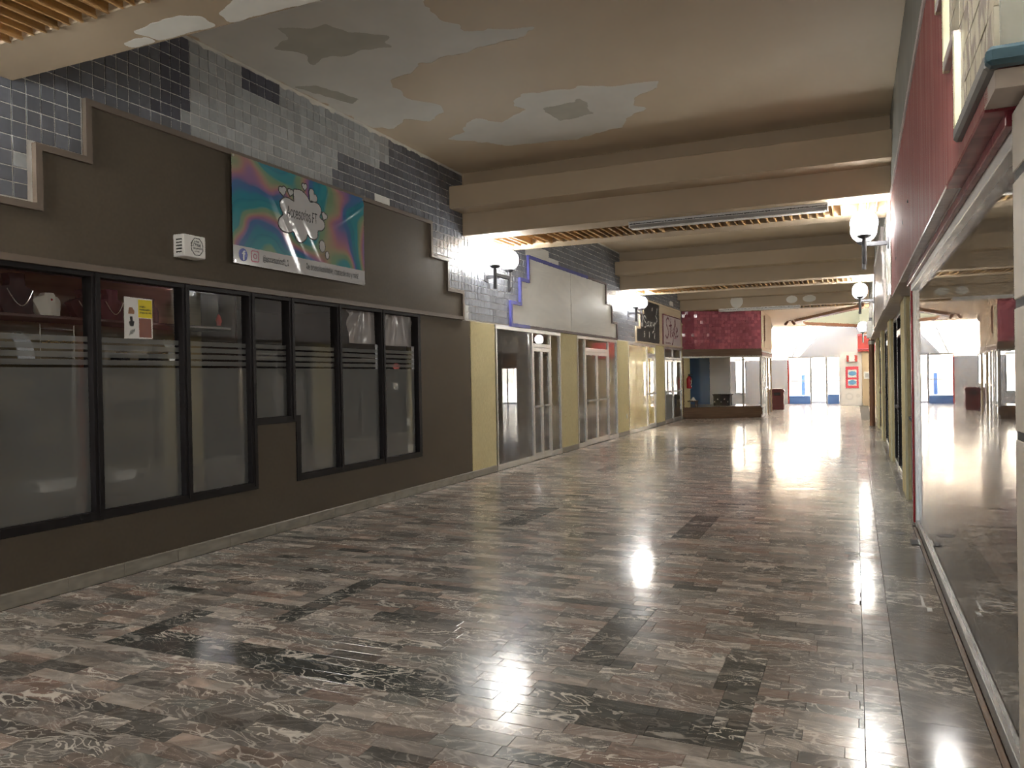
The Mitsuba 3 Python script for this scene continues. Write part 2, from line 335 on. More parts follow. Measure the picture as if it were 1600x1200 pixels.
bare = unary_union([P1, P2]).intersection(sbox(XL, 2, XR, 12)); stain = unary_union([S1, S2, S3]).intersection(bare.buffer(-0.02))
put('ceiling', ext_z(sbox(XL - .2, -9, XR + .2, 26.7).difference(bare), CEIL, CEIL + 0.05), 'mat_ceiling_paint', 'tan painted corridor ceiling with bare grey patches where the paint came off', 'ceiling', kind='structure')
for g in polys(bare.difference(stain)):
    put('ceiling__bare_patch', ext_z(g, CEIL + 0.0015, CEIL + 0.05), 'mat_plaster', label='bare grey plaster where tan paint came off')
for g in polys(stain):
    put('ceiling__stain', ext_z(g, CEIL + 0.002, CEIL + 0.05), 'mat_plaster_stain', label='darker grey water stain')

# ---------------- left wall: tiled band above, mouldings and panels
def steps(y0, y1, run=0.45, k=3, lo=SOFFIT):
    """stepped outline of a fascia panel"""
    zs = [lo, 2.87, 3.31, TOP]; L, R = [], []
    for i in range(k):
        L += [(y0 + i * run, zs[i]), (y0 + i * run, zs[i + 1])]
        R += [(y1 - i * run, zs[i]), (y1 - i * run, zs[i + 1])]
    return Polygon(L + R[::-1])
F1 = Polygon([(3.34, 2.43), (3.34, 2.87), (3.78, 2.87), (3.78, 3.31), (4.19, 3.31), (4.19, 3.76), (9.57, 3.76), (9.57, 3.30), (10.04, 3.30), (10.04, 2.87), (10.50, 2.87), (10.50, 2.43)])
F2 = Polygon([(12.25, 2.43), (12.25, 2.87), (12.67, 2.87), (12.67, 3.31), (13.08, 3.31), (13.08, 3.76), (17.93, 3.76), (17.93, 3.30), (18.40, 3.30), (18.40, 2.87), (18.82, 2.87), (18.82, 2.43)])
F3 = Polygon([(20.63, 2.43), (20.63, 2.87), (21.05, 2.87), (21.05, 3.31), (21.45, 3.31), (21.45, 3.70), (26.55, 3.70), (26.55, 3.28), (27.05, 3.28), (27.05, 2.87), (27.52, 2.87), (27.52, 2.43)])
F0 = Polygon([(-5.2, 2.43), (-5.2, 3.76), (0.7, 3.76), (0.7, 3.31), (1.15, 3.31), (1.15, 2.87), (1.6, 2.87), (1.6, 2.43)])
put('wall_left', bx(XL - 0.25, XL - 0.006, -9, 28.4, SOFFIT, 4.75), 'mat_grout_wall', 'left corridor wall faced with small grey glazed tiles above the shop fronts', 'wall', kind='structure')
wt = []
DY0, DZ0 = 3.745, TOP
def wall_tone(y, z):
    if 10.52 < y < 10.76 and 2.5 < z < 2.62: return 0.9
    if 5.95 < y < 6.50 and z > 4.40 + (0.0 if y > 6.15 else 0.03): return 0.1
    if 4.95 < y < 5.29 and z > 3.95 or (4.80 < y < 5.12 and 3.83 < z < 3.97): return 0.1
    if 7.19 < y < 7.28 and 4.17 < z < 4.29: return 0.1
    if y > 8.53 or (y > 8.3 and z < 4.31) or (y > 8.2 and z < 4.22) or (y > 7.5 and z < 4.18) or (y > 7.29 and z < 3.95): return 0.35 if y < 11.6 or y > 12.8 else 0.3
    if y < 5.29: return 0.35 if rng.random() < 0.97 else 0.6
    return 0.6
ALLF = unary_union([F0, F1, F2, F3])
for i in range(-45, 226):
    for j in range(-13, 9):
        y0, z0 = DY0 + i * PITCH_T, DZ0 + j * PITCH_T
        y1, z1 = y0 + PITCH_T, min(z0 + PITCH_T, CEIL)
        if z1 - z0 < 0.03 or z0 < SOFFIT - 0.06 or y0 > 28.1: continue
        c = Point((y0 + y1) / 2, (z0 + z1) / 2)
        if ALLF.contains(c): continue
        z0 = max(z0, SOFFIT)
        tone = wall_tone(c.x, c.y)
        if 8.18 < c.x < 8.52 and 3.76 < c.y < 3.87: continue
        if (13.05 < c.x < 14.25 and 3.76 < c.y < 4.0) or (14.2 < c.x < 14.7 and 3.76 < c.y < 3.87): continue    # tiles that came off
        g = 0.0030
        a = XL - 0.006; b = XL + rng.uniform(-0.0006, 0.0006); dx = rng.normal(0, 0.0011, 2)
        yy, zz = (y0 + g, y1 - g), (z0 + g, z1 - g); e = 0.003
        v = np.array([[a, yy[0], zz[0]], [a, yy[1], zz[0]], [a, yy[1], zz[1]], [a, yy[0], zz[1]],
                      [b - dx[0], yy[0] + e, zz[0] + e], [b + dx[0], yy[1] - e, zz[0] + e], [b + dx[0] + dx[1], yy[1] - e, zz[1] - e], [b - dx[0] + dx[1], yy[0] + e, zz[1] - e]])
        fc = np.array([[4, 5, 6], [4, 6, 7]] + [q for k in range(4) for q in ([k, (k + 1) % 4, (k + 1) % 4 + 4], [k, (k + 1) % 4 + 4, k + 4])])
        hid = any(by - 0.45 < c.x < by + 2.1 and c.y > 3.71 for by in BEAM_Y)
        wt.append((0 if hid else seen_area(v[4:]), v, fc, tone, rng.random()))
wt.sort(key=lambda s: -s[0])
for a, v, f, tone, s in wt[:299]:
    put('wall_left__tile', trimesh.Trimesh(v, f, process=False), 'mat_glaze', uv=np.tile([tone, s], (len(v), 1)))
v, f, uv = merged([(v, f, [tone, s]) for a, v, f, tone, s in wt[299:]])
put('wall_left__tiling', (v, f), 'mat_glaze', label='small grey glazed tiles farther along', kind='stuff', uv=uv)
# ragged smears of ceiling paint along the top row of tiles
smear = [(5.3, 4.66)] + [(yy, 4.66 - 0.075 * meshkit.fbm(np.array([[yy * 9, 0, 0]]), 3, 3)[0] * (1.0 if meshkit.noise(np.array([[yy * 2.1, 0, 0]]), 8)[0] > 0.35 else 0.15)) for yy in np.arange(5.32, 10.1, 0.03)] + [(10.1, 4.66)]
put('wall_left__paint_smear', ext_x(Polygon(smear).buffer(0), XL - 0.002, XL + 0.0025), 'mat_plaster', label='ragged pale paint edge under the ceiling')
put('wall_left__white_tile', cbx(XL - .004, XL + .006, 8.19, 8.51, 3.762, 3.868, .003), 'mat_white_metal', label='three white tiles among grey ones')
put('wall_left__bare_strip', bx(XL - .005, XL + .001, 13.06, 14.2, 3.76, 3.99), 'mat_panel_grey', label='bare mortar where tiles are missing')

def fascia(poly, x1, material, mould, label, w=0.05, panels=None):
    th = thing('fascia_panel', label, 'fascia panel')
    inner = poly.buffer(-w, join_style=2)
    if panels is None: panels = [(inner, material)]
    for g, m in panels:
        part(th, 'board', ext_x(g, XL - 0.005, x1), m, uv=None)
    band = poly.difference(inner)
    part(th, 'moulding', ext_x(band, XL - 0.005, x1 + 0.03), mould, label='raised stepped moulding')
    return th
fascia(F1, XL + 0.012, 'mat_brown_wall', 'mat_moulding_brown', 'dark brown stepped fascia panel behind the colourful banner')
in2 = F2.buffer(-0.05, join_style=2)
fa2 = fascia(F2, XL + 0.012, None, 'mat_moulding_dark', 'blank light grey stepped fascia panel with a blue painted edge, beside the twin globe lamp',
             panels=[(in2.intersection(sbox(12, 2, 15.41, 4)), 'mat_panel_grey'), (in2.intersection(sbox(15.425, 2, 19, 4)), 'mat_panel_grey')])
blue = F2.difference(in2).intersection(unary_union([sbox(12, 2.4, 13.09, 4), sbox(13, 3.7, 16.5, 4)])).buffer(0.004, join_style=2)
part(fa2, 'blue_edge', ext_x(blue, XL, XL + 0.046), 'mat_moulding_blue', label='blue painted edge of the moulding')
in3 = F3.buffer(-0.05, join_style=2)
fascia(F3, XL + 0.012, None, 'mat_panel_cream', 'cream stepped fascia panel that carries the black sign and the Style sign', panels=[(in3, 'mat_panel_cream')])
fascia(F0, XL + 0.012, 'mat_brown_wall', 'mat_moulding_brown', 'stepped brown fascia panel before the dark window, beside the camera')

# lower wall of the dark shop, with the stepped window
WO = Polygon([(1.6, 0.49), (1.6, 2.46), (9.23, 2.46), (9.23, 0.49), (6.62, 0.49), (6.62, 1.12), (6.03, 1.12), (6.03, 0.49)])
low = sbox(-9, 0.0, 10.75, SOFFIT).union(sbox(1.5, 2.4, 9.4, 2.5)).difference(WO)
put('wall_shop_front', ext_x(low, XL - 0.22, XL), 'mat_brown_wall', 'dark brown painted shop wall around the black framed window', 'wall', kind='structure')
yy = -1.0
k = 0
while yy < 10.74:
    l = rng.uniform(0.42, 0.66); e = min(yy + l, 10.75)
    m = cbx(XL - .02, XL + .028, yy + .001, e - .001, 0, .108, .004)
    put('wall_shop_front__skirting_stone', m, 'mat_skirting', uv=np.tile([0.5, rng.random()], (len(m.vertices), 1)))
    yy = e
win = thing('window_1', 'black framed stepped shop window with a frosted lower band and jewellery inside', 'window', kind='structure')
fw = 0.068
frame = WO.difference(WO.buffer(-fw, join_style=2))
part(win, 'frame', ext_x(frame, XL - 0.10, XL + 0.012), 'mat_black_frame')
mull = [2.5, 3.38, 4.27, 5.165, 5.995, 6.585, 7.415, 8.32]
cuts = []
for m_ in mull:
    z0 = 1.12 if m_ == 6.585 else 0.49
    part(win, 'mullion', cbx(XL - 0.10, XL + 0.008, m_ - .042, m_ + .042, z0 + .02, 2.44, .004), 'mat_black_frame')
    part(win, 'mullion_bead', cbx(XL + 0.004, XL + 0.020, m_ - .014, m_ + .004, z0 + .03, 2.43, .003), 'mat_black_frame')
ys = [1.66] + mull + [9.17]
for a, b in zip(ys[:-1], ys[1:]):
    z0 = 1.17 if abs(a - 5.995) < .01 else 0.55
    part(win, 'pane', bx(XL - .046, XL - .0455, a + .03, b - .03, z0, 2.40), 'mat_glass')
    fm = [bx(XL - .050, XL - .0497, a + .03, b - .03, z0, 1.685)] + [bx(XL - .050, XL - .0497, a + .03, b - .03, zz, zz + .042) for zz in (1.705, 1.765, 1.825, 1.885)]
    part(win, 'frosted_film', cat(*fm), 'mat_frost', label='frosted film with four clear gaps', kind='stuff')

# ---------------- pilasters of the left side
def pilaster(y0, y1, label, x0=XL - .2, x1=XL + .004, z1=SOFFIT, group=None):
    th = thing('pilaster', label, 'pilaster', group)
    part(th, 'shaft', cbx(x0, x1, y0, y1, 0.1 if x0 < 0 else 0.0, z1, .006), 'mat_stucco')
    if x0 > 0: return part(th, 'edge_strip', cbx(x0 - .006, x0 + .02, y0 - .006, y0 + .03, 0, z1, .003), 'mat_cream_trim', label='pale worn corner') and th
    part(th, 'base_stone', cbx(x0 - (.012 if x0 > 0 else 0), x1 + (.012 if x0 < 0 else 0), y0, y1, 0.0, 0.105, .004), 'mat_skirting')
    return th
PL = [(10.76, 11.64, 'mustard stucco pilaster between the dark brown shop wall and the first glass shop front'),
      (14.78, 15.79, 'mustard stucco pilaster between the two glass shop fronts with aluminium doors'),
      (18.86, 19.90, 'mustard stucco pilaster beside the cream lit shop window, with a small white switch'),
      (22.95, 24.10, 'mustard stucco pilaster under the edge between the black sign and the Style sign'),
      (26.75, 28.2, 'mustard stucco pilaster that carries the fire extinguisher')]
pil = [pilaster(*p) for p in PL]
part(pil[2], 'switch', cbx(XL + .004, XL + .02, 19.62, 19.69, .43, .55, .004), 'mat_white_metal', label='small white switch')

# ---------------- glass shop fronts of the left side
def pbar(th, name, x0, x1, y0, y1, z0, z1, m='mat_aluminium', label=None): return part(th, name, cbx(x0, x1, y0, y1, z0, z1, .004), m, label)
def leaf(th, x, y0, y1, z1, sgn=1, glassm='mat_dusty_glass', s=0.05, bar=True):
    lf = f'{th}__leaf'
    k = 1
    while lf in leafs: lf = f'{th}__leaf_{k:03d}'; k += 1
    leafs.add(lf)
    o = unary_union([sbox(y0, .01, y1, z1).difference(sbox(y0 + s, .13, y1 - s, z1 - .07))])
    put(lf + '__stile_frame', ext_x(o, x - .02, x + .02), 'mat_aluminium')
    put(lf + '__pane', bx(x - .003, x - .0025, y0 + s, y1 - s, .13, z1 - .07), glassm)
    if bar:
        put(lf + '__push_bar', cat(cbx(x + sgn * .055 - .012, x + sgn * .055 + .012, y0 + .03, y1 - .03, .98, 1.02, .004), bx(min(x, x + sgn * .05), max(x, x + sgn * .05), y0 + .03, y0 + .05, .985, 1.015), bx(min(x, x + sgn * .05), max(x, x + sgn * .05), y1 - .05, y1 - .03, .985, 1.015)), 'mat_aluminium_dark')
    return lf
leafs = set()
XD = XL - .02
def front(name, label, y0, y1, posts, doors, z_tr=2.11, z_top=2.40, panes=(), sill=True):
    d = thing(name, label, 'shop front', kind='structure')
    pbar(d, 'head', XD - .03, XD + .03, y0, y1, z_top - .04, SOFFIT)
    if sill:
        prev = y0
        for a, b in doors + [(y1, y1)]:
            if a - prev > .05: pbar(d, 'sill', XD - .03, XD + .035, prev, a, 0, .10)
            prev = b
    for p in posts: pbar(d, 'post', XD - .03, XD + .03, p - .024, p + .024, .0, z_top - .04)
    for a, b, z0, z1 in panes: part(d, 'pane', bx(XD - .003, XD - .0025, a, b, z0, z1), 'mat_dusty_glass')
    return d
d1 = front('door_1', 'aluminium glass shop front with a wide left pane and a chained narrow double door', 11.66, 14.77, [11.70, 13.28, 14.20, 14.74], [(13.28, 14.20)], panes=[(11.72, 13.26, .1, 2.37), (13.3, 14.18, 2.17, 2.37), (14.22, 14.72, .1, 2.37)])
pbar(d1, 'transom', XD - .03, XD + .03, 13.28, 14.20, 2.10, 2.17)
leaf(d1, XD, 13.31, 13.735, 2.095); leaf(d1, XD, 13.745, 14.175, 2.095)
ch = [(XD + .08, 13.72 + .05 * math.sin(a * 1.3), 1.0 - .03 * a) for a in np.linspace(0, 7, 12)]
part(d1, 'chain', tube(ch, .008, 6), 'mat_lamp_metal', label='dark chain and padlock on the door bars')
d2 = front('door_2', 'aluminium glass shop front with a double door between two narrow side panes', 15.80, 18.84, [15.83, 16.33, 18.10, 18.80], [(16.33, 18.10)], panes=[(15.85, 16.31, .1, 2.37), (16.35, 18.08, 2.17, 2.37), (18.12, 18.78, .1, 2.37)])
pbar(d2, 'transom', XD - .03, XD + .03, 16.33, 18.10, 2.09, 2.17)
leaf(d2, XD, 16.36, 17.205, 2.085); leaf(d2, XD, 17.215, 18.075, 2.085)
d3 = front('door_3', 'brightly lit cream shop front with one wide pane and a single glass door', 19.90, 22.94, [19.93, 21.95, 22.91], [(21.95, 22.91)], panes=[(19.95, 21.93, .1, 2.37), (21.97, 22.89, 2.17, 2.37)])
pbar(d3, 'transom', XD - .03, XD + .03, 21.95, 22.91, 2.10, 2.17)
leaf(d3, XD, 21.98, 22.88, 2.095)
d4 = front('door_4', 'aluminium double door under the Style sign', 24.12, 26.74, [24.15, 25.4, 26.7], [(24.15, 26.7)], panes=[(24.17, 25.38, 2.1, 2.37), (25.42, 26.68, 2.1, 2.37)])
pbar(d4, 'transom', XD - .03, XD + .03, 24.15, 26.7, 2.04, 2.10)
leaf(d4, XD, 24.19, 25.36, 2.03, glassm='mat_frost'); leaf(d4, XD, 25.44, 26.66, 2.03)

# ---------------- rooms behind the left shop fronts
def room(y0, y1, x0, wallm, label, floorm='mat_shop_floor'):
    put('wall_shop_room', bx(x0 - .1, x0, y0, y1, 0, 2.9), wallm, 'back wall of the ' + label, 'wall', kind='structure')
    for y in (y0, y1): put('wall_shop_side', bx(x0, XL - .23, y - .04, y + .04, 0, 2.7), wallm, ('near' if y == y0 else 'far') + ' side wall of the ' + label, 'wall', kind='structure')
    put('ceiling_shop', bx(x0, XL - .23, y0, y1, 2.7, 2.8), wallm, 'ceiling of the ' + label, 'ceiling', kind='structure')
    put('floor_shop', bx(x0, XL - .03, y0 + .04, y1 - .04, -.011, .001), floorm, 'floor of the ' + label, 'floor', kind='structure')
room(-4.0, 10.78, -9.0, 'mat_shop_wall', 'dim jewellery shop')
room(11.2, 14.95, -9.6, 'mat_shop_wall', 'empty shop behind the chained glass door')
room(15.3, 19.1, -9.6, 'mat_shop_wall', 'shop behind the second glass front')
room(19.5, 23.3, -7.6, 'mat_shop_wall_pale', 'brightly lit cream shop')
room(23.7, 26.7, -8.4, 'mat_shop_wall', 'shop under the Style sign')
lamp = thing('tube_light', 'white tube light on the ceiling of the cream shop', 'light')
part(lamp, 'housing', cbx(-6.9, -6.8, 20.3, 22.3, 2.64, 2.70), 'mat_white_metal')
part(lamp, 'tube', cyl((-6.85, 20.35, 2.62), (-6.85, 22.25, 2.62), .018, 12), 'mat_paper', emitter={'type': 'area', 'radiance': rgb(260, 240, 195)})
part(thing('wall_poster', 'pinkish poster on the wall inside the cream shop', 'poster'), 'sheet', cbx(-7.6, -7.585, 22.0, 22.75, .95, 1.75, .003), 'mat_sign_pale')

# ================================================================== RIGHT SIDE
put('wall_right', bx(XR + .01, XR + .4, -9, 26.4, TOP - .02, 4.75), 'mat_concrete', 'grey concrete upper wall of the right side', 'wall', kind='structure')
put('wall_right_lintel', bx(XR + .14, XR + .4, 3.3, 26.4, SOFFIT + .025, TOP - .021), 'mat_concrete', 'concrete lintel behind the right fascia', 'wall', kind='structure')
put('wall_right_back', bx(4.0, 4.1, -9, 26.4, 0, 3), 'mat_shop_wall', 'back wall of the dark shops on the right', 'wall', kind='structure')
put('ceiling_right', bx(XR + .4, 4.0, -9, 26.4, 2.7, 2.8), 'mat_shop_wall', 'ceiling of the dark shops on the right', 'ceiling', kind='structure')
put('floor_right', bx(XG + .15, 4.0, -9, 25.7, -.012, 0.0), 'mat_shop_floor', 'floor of the dark shops on the right', 'floor', kind='structure')
put('wall_right_lower', bx(XG, XG + .18, -9, 1.59, 0, 2.38), 'mat_concrete', 'grey lower wall beside the viewer', 'wall', kind='structure')
put('wall_right_near', bx(XR + .33, XR + .39, -9, 3.29, 2.43, 3.73), 'mat_concrete', 'grey wall above the viewer on the right', 'wall', kind='structure')
put('wall_right_partition', bx(.85, 4.0, 8.86, 8.94, 0, 2.7), 'mat_shop_wall', 'partition wall between the dark right shops', 'wall', kind='structure')
put('wall_right_partition', bx(.78, 4.0, 1.48, 1.58, 0, 2.7), 'mat_shop_wall', 'partition wall of the near right shop', 'wall', kind='structure')
# the red stepped fascia board
RF = Polygon([(3.05, 2.45), (3.05, 2.57), (3.74, 2.57), (3.74, 2.93), (4.14, 2.93), (4.14, 3.34), (4.46, 3.34), (4.46, 3.80), (6.8, 3.74), (7.9, 3.69), (10.5, 3.62), (10.47, 3.1), (10.3, 2.9), (10.5, 2.45)])
rf = thing('red_fascia', 'weathered red painted shop fascia on the right wall above the big glass window', 'fascia board')
RFl = RF.intersection(sbox(3, 2, 6.6, 4)); RFr = RF.intersection(sbox(6.604, 2, 11, 4))
part(rf, 'board', ext_x(RFl, XR, XR + .13), 'mat_red_board'); part(rf, 'board', ext_x(RFr, XR, XR + .13), 'mat_red_board')
edge = LineString([(4.46, 3.81), (5.5, 3.80), (6.8, 3.75), (7.9, 3.71), (9.2, 3.67), (10.5, 3.63)]).buffer(.03, cap_style=2)
part(rf, 'top_trim', ext_x(edge, XR - .012, XR + .02), 'mat_whitewash', label='pale worn trim along the top edge')
part(rf, 'edge_strip', ext_x(LineString([(10.5, 3.63), (10.47, 3.1), (10.33, 2.92), (10.5, 2.45)]).buffer(.025, cap_style=2), XR - .006, XR + .02), 'mat_wood_red', label='dark red end strip')
for a, b in ((7.25, 2.95), (8.0, 2.9), (9.3, 2.75)):
    part(rf, 'bolt', cyl((XR - .004, a, b), (XR + .01, a, b), .014, 10), 'mat_ink')
# stepped mouldings with stone tiles at its near end
sm = thing('stepped_moulding', 'cream and grey stepped moulding on the right wall at the near end of the red board', 'moulding')
for (y, z0, z1) in ((3.72, 2.56, 2.95), (4.12, 2.93, 3.36), (4.45, 3.34, 3.78)):
    part(sm, 'riser', cbx(XR - .028, XR + .012, y, y + .04, z0, z1, .003), 'mat_cream_trim', label='cream riser')
for (y0, y1, z) in ((3.76, 4.16, 2.93), (4.14, 4.49, 3.34)):
    part(sm, 'tread', cbx(XR - .028, XR + .012, y0, y1, z, z + .045, .004), 'mat_whitewash', label='pale worn tread')
part(sm, 'lower_rail', cbx(XR - .03, XR + .012, 2.90, 3.76, 2.50, 2.56, .012), 'mat_grey_trim', label='dark grey lower rail')
part('stone_fascia', 'end_rail', cbx(XR - .03, XR + .9, 2.84, 2.90, 2.50, 2.56, .014), 'mat_teal_trim', label='teal end rail')
NB = Polygon([(2.88, 2.55), (3.72, 2.55), (3.72, 2.95), (4.12, 2.95), (4.12, 3.36), (4.45, 3.36), (4.45, 3.76), (2.88, 3.76)])
nf = thing('stone_fascia', 'stone tiled near end of the right fascia with a grey green return', 'fascia')
part(nf, 'core', bx(XR + .014, XR + .325, 2.87, 3.29, 2.56, 3.735), 'mat_grey_green'); part(nf, 'core', bx(XR + .014, XR + .135, 3.29, 4.5, 2.56, 3.735), 'mat_grey_green'); part(nf, 'return', bx(XR + .325, XR + .9, 2.87, 3.0, 2.56, 3.76), 'mat_grey_green')
st = 0
for i in range(12):
    for j in range(9):
        c = sbox(2.9 + i * .14, 2.565 + j * .14, 2.9 + (i + 1) * .14 - .004, 2.565 + (j + 1) * .14 - .004).intersection(NB)
        for g in polys(c):
            if g.area > .002:
                m = ext_x(g, XR + .002, XR + rng.uniform(.004, .008)); m.vertices[:, 0] = np.where(m.vertices[:, 0] > XR + .003, XR + .016, XR - rng.uniform(0, .003))
                part(nf, 'stone_tile', m, 'mat_stone', uv=np.tile([0, rng.random()], (len(m.vertices), 1)))
part(nf, 'soffit', bx(XR - .0, XR + .9, 2.9, 3.12, 2.44, 2.50), 'mat_soffit_plaster', label='pinkish plaster soffit')
part(nf, 'corner_strip', cbx(XR + .15, XR + .20, 2.90, 2.94, 2.56, 2.9), 'mat_cream_trim', label='cream corner strip')
so = thing('red_soffit', 'glossy red and whitewashed soffit board above the big right window', 'soffit')
part(so, 'red_board', bx(XR, XR + .2, 3.12, 4.35, 2.43, 2.45), 'mat_red_gloss')
part(so, 'whitewashed_board', bx(XR, XR + .055, 4.35, 8.75, 2.432, 2.45), 'mat_whitewash', label='whitewashed board')
part(so, 'whitewashed_board', bx(XR + .057, XR + .2, 4.35, 8.75, 2.43, 2.45), 'mat_whitewash', label='whitewashed board')
part(so, 'plain_board', bx(XR, XR + .4, 8.75, 26.4, 2.43, 2.45), 'mat_soffit_plaster', label='plain grey pink board')
# glass front
w2 = thing('window_2', 'large dark shop glass on the right that mirrors the corridor, with an aluminium head rail', 'window', kind='structure')
pbar(w2, 'red_bead', XG - .075, XG - .045, 3.158, 8.70, 2.385, 2.432, 'mat_red_gloss')
pbar(w2, 'head', XG - .045, XG + .03, 3.158, 8.62, 2.33, 2.43)
pbar(w2, 'sill_rail', XG - .022, XG + .03, 3.158, 8.62, .0, .075, 'mat_aluminium_dark')
pbar(w2, 'floor_strip', XG - .052, XG - .024, 3.158, 8.62, -.012, .003, 'mat_wood_dark', 'dark gap along the rail')
part(w2, 'pane', bx(XG, XG + .0005, 3.158, 8.60, .07, 2.34), 'mat_dusty_glass')
pbar(w2, 'jamb', XG - .03, XG + .03, 8.58, 8.64, .0, 2.43)
rj = thing('red_jamb', 'narrow dark red door jamb at the far end of the big right window', 'jamb')
part(rj, 'board', cbx(XR + .10, XR + .18, 8.70, 8.80, .03, 2.43), 'mat_red_paint'); part(rj, 'board', cbx(XR + .175, XR + .24, 8.66, 8.74, .0, 2.43), 'mat_cream_trim', label='cream inner strip')
# near pier with dark bands
pr = thing('banded_pier', 'beige pier with three thin dark bands at the right edge', 'pier')
for z0, z1 in ((0, 1.305), (1.335, 1.755), (1.785, 2.185), (2.22, 2.425)):
    part(pr, 'block', cbx(XG - .055, XG + .2, 1.6, 3.155, z0, z1, .003), 'mat_pier_paint')
for z0, z1 in ((1.305, 1.335), (1.755, 1.785), (2.185, 2.22)):
    part(pr, 'band', bx(XG - .051, XG + .19, 1.6, 3.15, z0, z1), 'mat_dark_groove', label='dark grey band')
# far pilasters and doors of the right side
for (y0, y1, lb) in ((10.4, 11.3, 'mustard stucco pilaster on the right just past the red jamb'), (14.72, 15.7, 'second mustard stucco pilaster past the red jamb on the right side'), (18.9, 19.9, 'third mustard stucco pilaster past the red jamb on the right side'), (23.0, 24.0, 'pale pilaster on the right side near the brown pipe')):
    pilaster(y0, y1, lb, x0=XR + .13, x1=XR + .19)
XD2 = XR + .22
def rfront(name, label, y0, y1, posts, glassm='mat_dusty_glass'):
    d = thing(name, label, 'shop front', kind='structure')
    pbar(d, 'head', XD2 - .03, XD2 + .03, y0, y1, 2.36, SOFFIT); pbar(d, 'transom', XD2 - .04, XD2 + .03, posts[1], posts[2], 2.06, 2.16)
    pbar(d, 'sill', XD2 - .03, XD2 + .03, y0, y1, 0, .07)
    for p in posts:
        pbar(d, 'post', XD2 - .03, XD2 + .09, p - .03, p + .03, 0, 2.36, 'mat_black_frame'); pbar(d, 'post_edge', XD2 - .036, XD2 - .028, p - .022, p + .022, 0, 2.36)
    for a, b in zip(posts[:-1], posts[1:]): part(d, 'pane', bx(XD2 + .06, XD2 + .0605, a + .02, b - .02, .07, 2.36), glassm)
    pbar(d, 'door_bar', XD2 - .08, XD2 - .05, posts[1] + .05, posts[2] - .05, .98, 1.02, 'mat_black_frame')
rfront('door_5', 'dark glass door front on the right between the red jamb and the first pilaster', 8.95, 10.4, [9.0, 9.25, 10.1, 10.36])
rfront('door_6', 'dark glass door front on the right between the first and second pilasters', 11.3, 14.72, [11.34, 12.4, 13.5, 14.68])
rfront('door_7', 'dark glass door front on the right between the second and third pilasters', 15.7, 18.9, [15.74, 16.7, 17.8, 18.86])
rfront('door_8', 'dark glass door front on the right beyond the third pilaster', 19.9, 23.0, [19.94, 20.8, 22.0, 22.96])
# tiled part of the right fascia beyond the red board
wf = thing('tiled_fascia', 'pale tiled fascia on the right wall beyond the red board, behind the single globe lamps', 'fascia')
part(wf, 'core', bx(XR + .01, XR + .14, 10.5, 26.4, 2.45, TOP), 'mat_grout_wall')
items = []
for i in range(int((26.4 - 10.55) / PITCH_T)):
    for j in range(12):
        y0, z0 = 10.55 + i * PITCH_T, 2.455 + j * PITCH_T
        if (z0 + PITCH_T) > TOP: continue
        a, b = XR + .01, XR + .002 + rng.normal(0, .0008); dx = rng.normal(0, .0008, 2); e = .004; yy = (y0 + .002, y0 + PITCH_T - .002); zz = (z0 + .002, z0 + PITCH_T - .002)
        v = np.array([[a, yy[0], zz[0]], [a, yy[1], zz[0]], [a, yy[1], zz[1]], [a, yy[0], zz[1]],
                      [b - dx[0], yy[0] + e, zz[0] + e], [b + dx[0], yy[1] - e, zz[0] + e], [b + dx[0] + dx[1], yy[1] - e, zz[1] - e], [b - dx[0] + dx[1], yy[0] + e, zz[1] - e]])
        items.append((v, np.array([[4, 6, 5], [4, 7, 6]] + [q for k in range(4) for q in ([k, (k + 1) % 4 + 4, (k + 1) % 4], [k, k + 4, (k + 1) % 4 + 4])]), [0, rng.random()]))
v, f, uv = merged(items)
part(wf, 'tiling', (v, f), 'mat_glaze_white', kind='stuff', label='small pale glazed tiles', uv=uv)
R2 = steps(12.4, 18.8, .42)
part(wf, 'stepped_moulding', ext_x(R2.difference(R2.buffer(-.05, join_style=2)), XR - .03, XR + .012), 'mat_whitewash', label='pale stepped moulding')
part(wf, 'stepped_board', ext_x(R2.buffer(-.05, join_style=2), XR - .008, XR + .012), 'mat_whitewash', label='pale board')
part(wf, 'lower_rail', cbx(XR - .02, XR + .03, 10.5, 26.4, 2.43, 2.475, .006), 'mat_whitewash', label='pale lower rail')
ps = thing('projecting_sign', 'small white box sign jutting out of the right wall at the hall end', 'sign')
part(ps, 'box', cbx(XR - .12, XR + .02, 22.4, 22.9, 2.42, 2.86), 'mat_white_metal'); part(ps, 'bracket', cbx(XR - .06, XR + .02, 22.6, 22.66, 2.86, 2.95), 'mat_lamp_metal')
bp = thing('drain_pipe', 'reddish brown upright pipe at the end of the right wall', 'pipe')
part(bp, 'pipe', cyl((XR + .02, 24.3, 0), (XR + .02, 24.3, 2.45), .07, 20), 'mat_wood_red', smooth=40); part(bp, 'collar', cyl((XR + .02, 24.3, 2.3), (XR + .02, 24.3, 2.4), .085, 20), 'mat_white_metal')

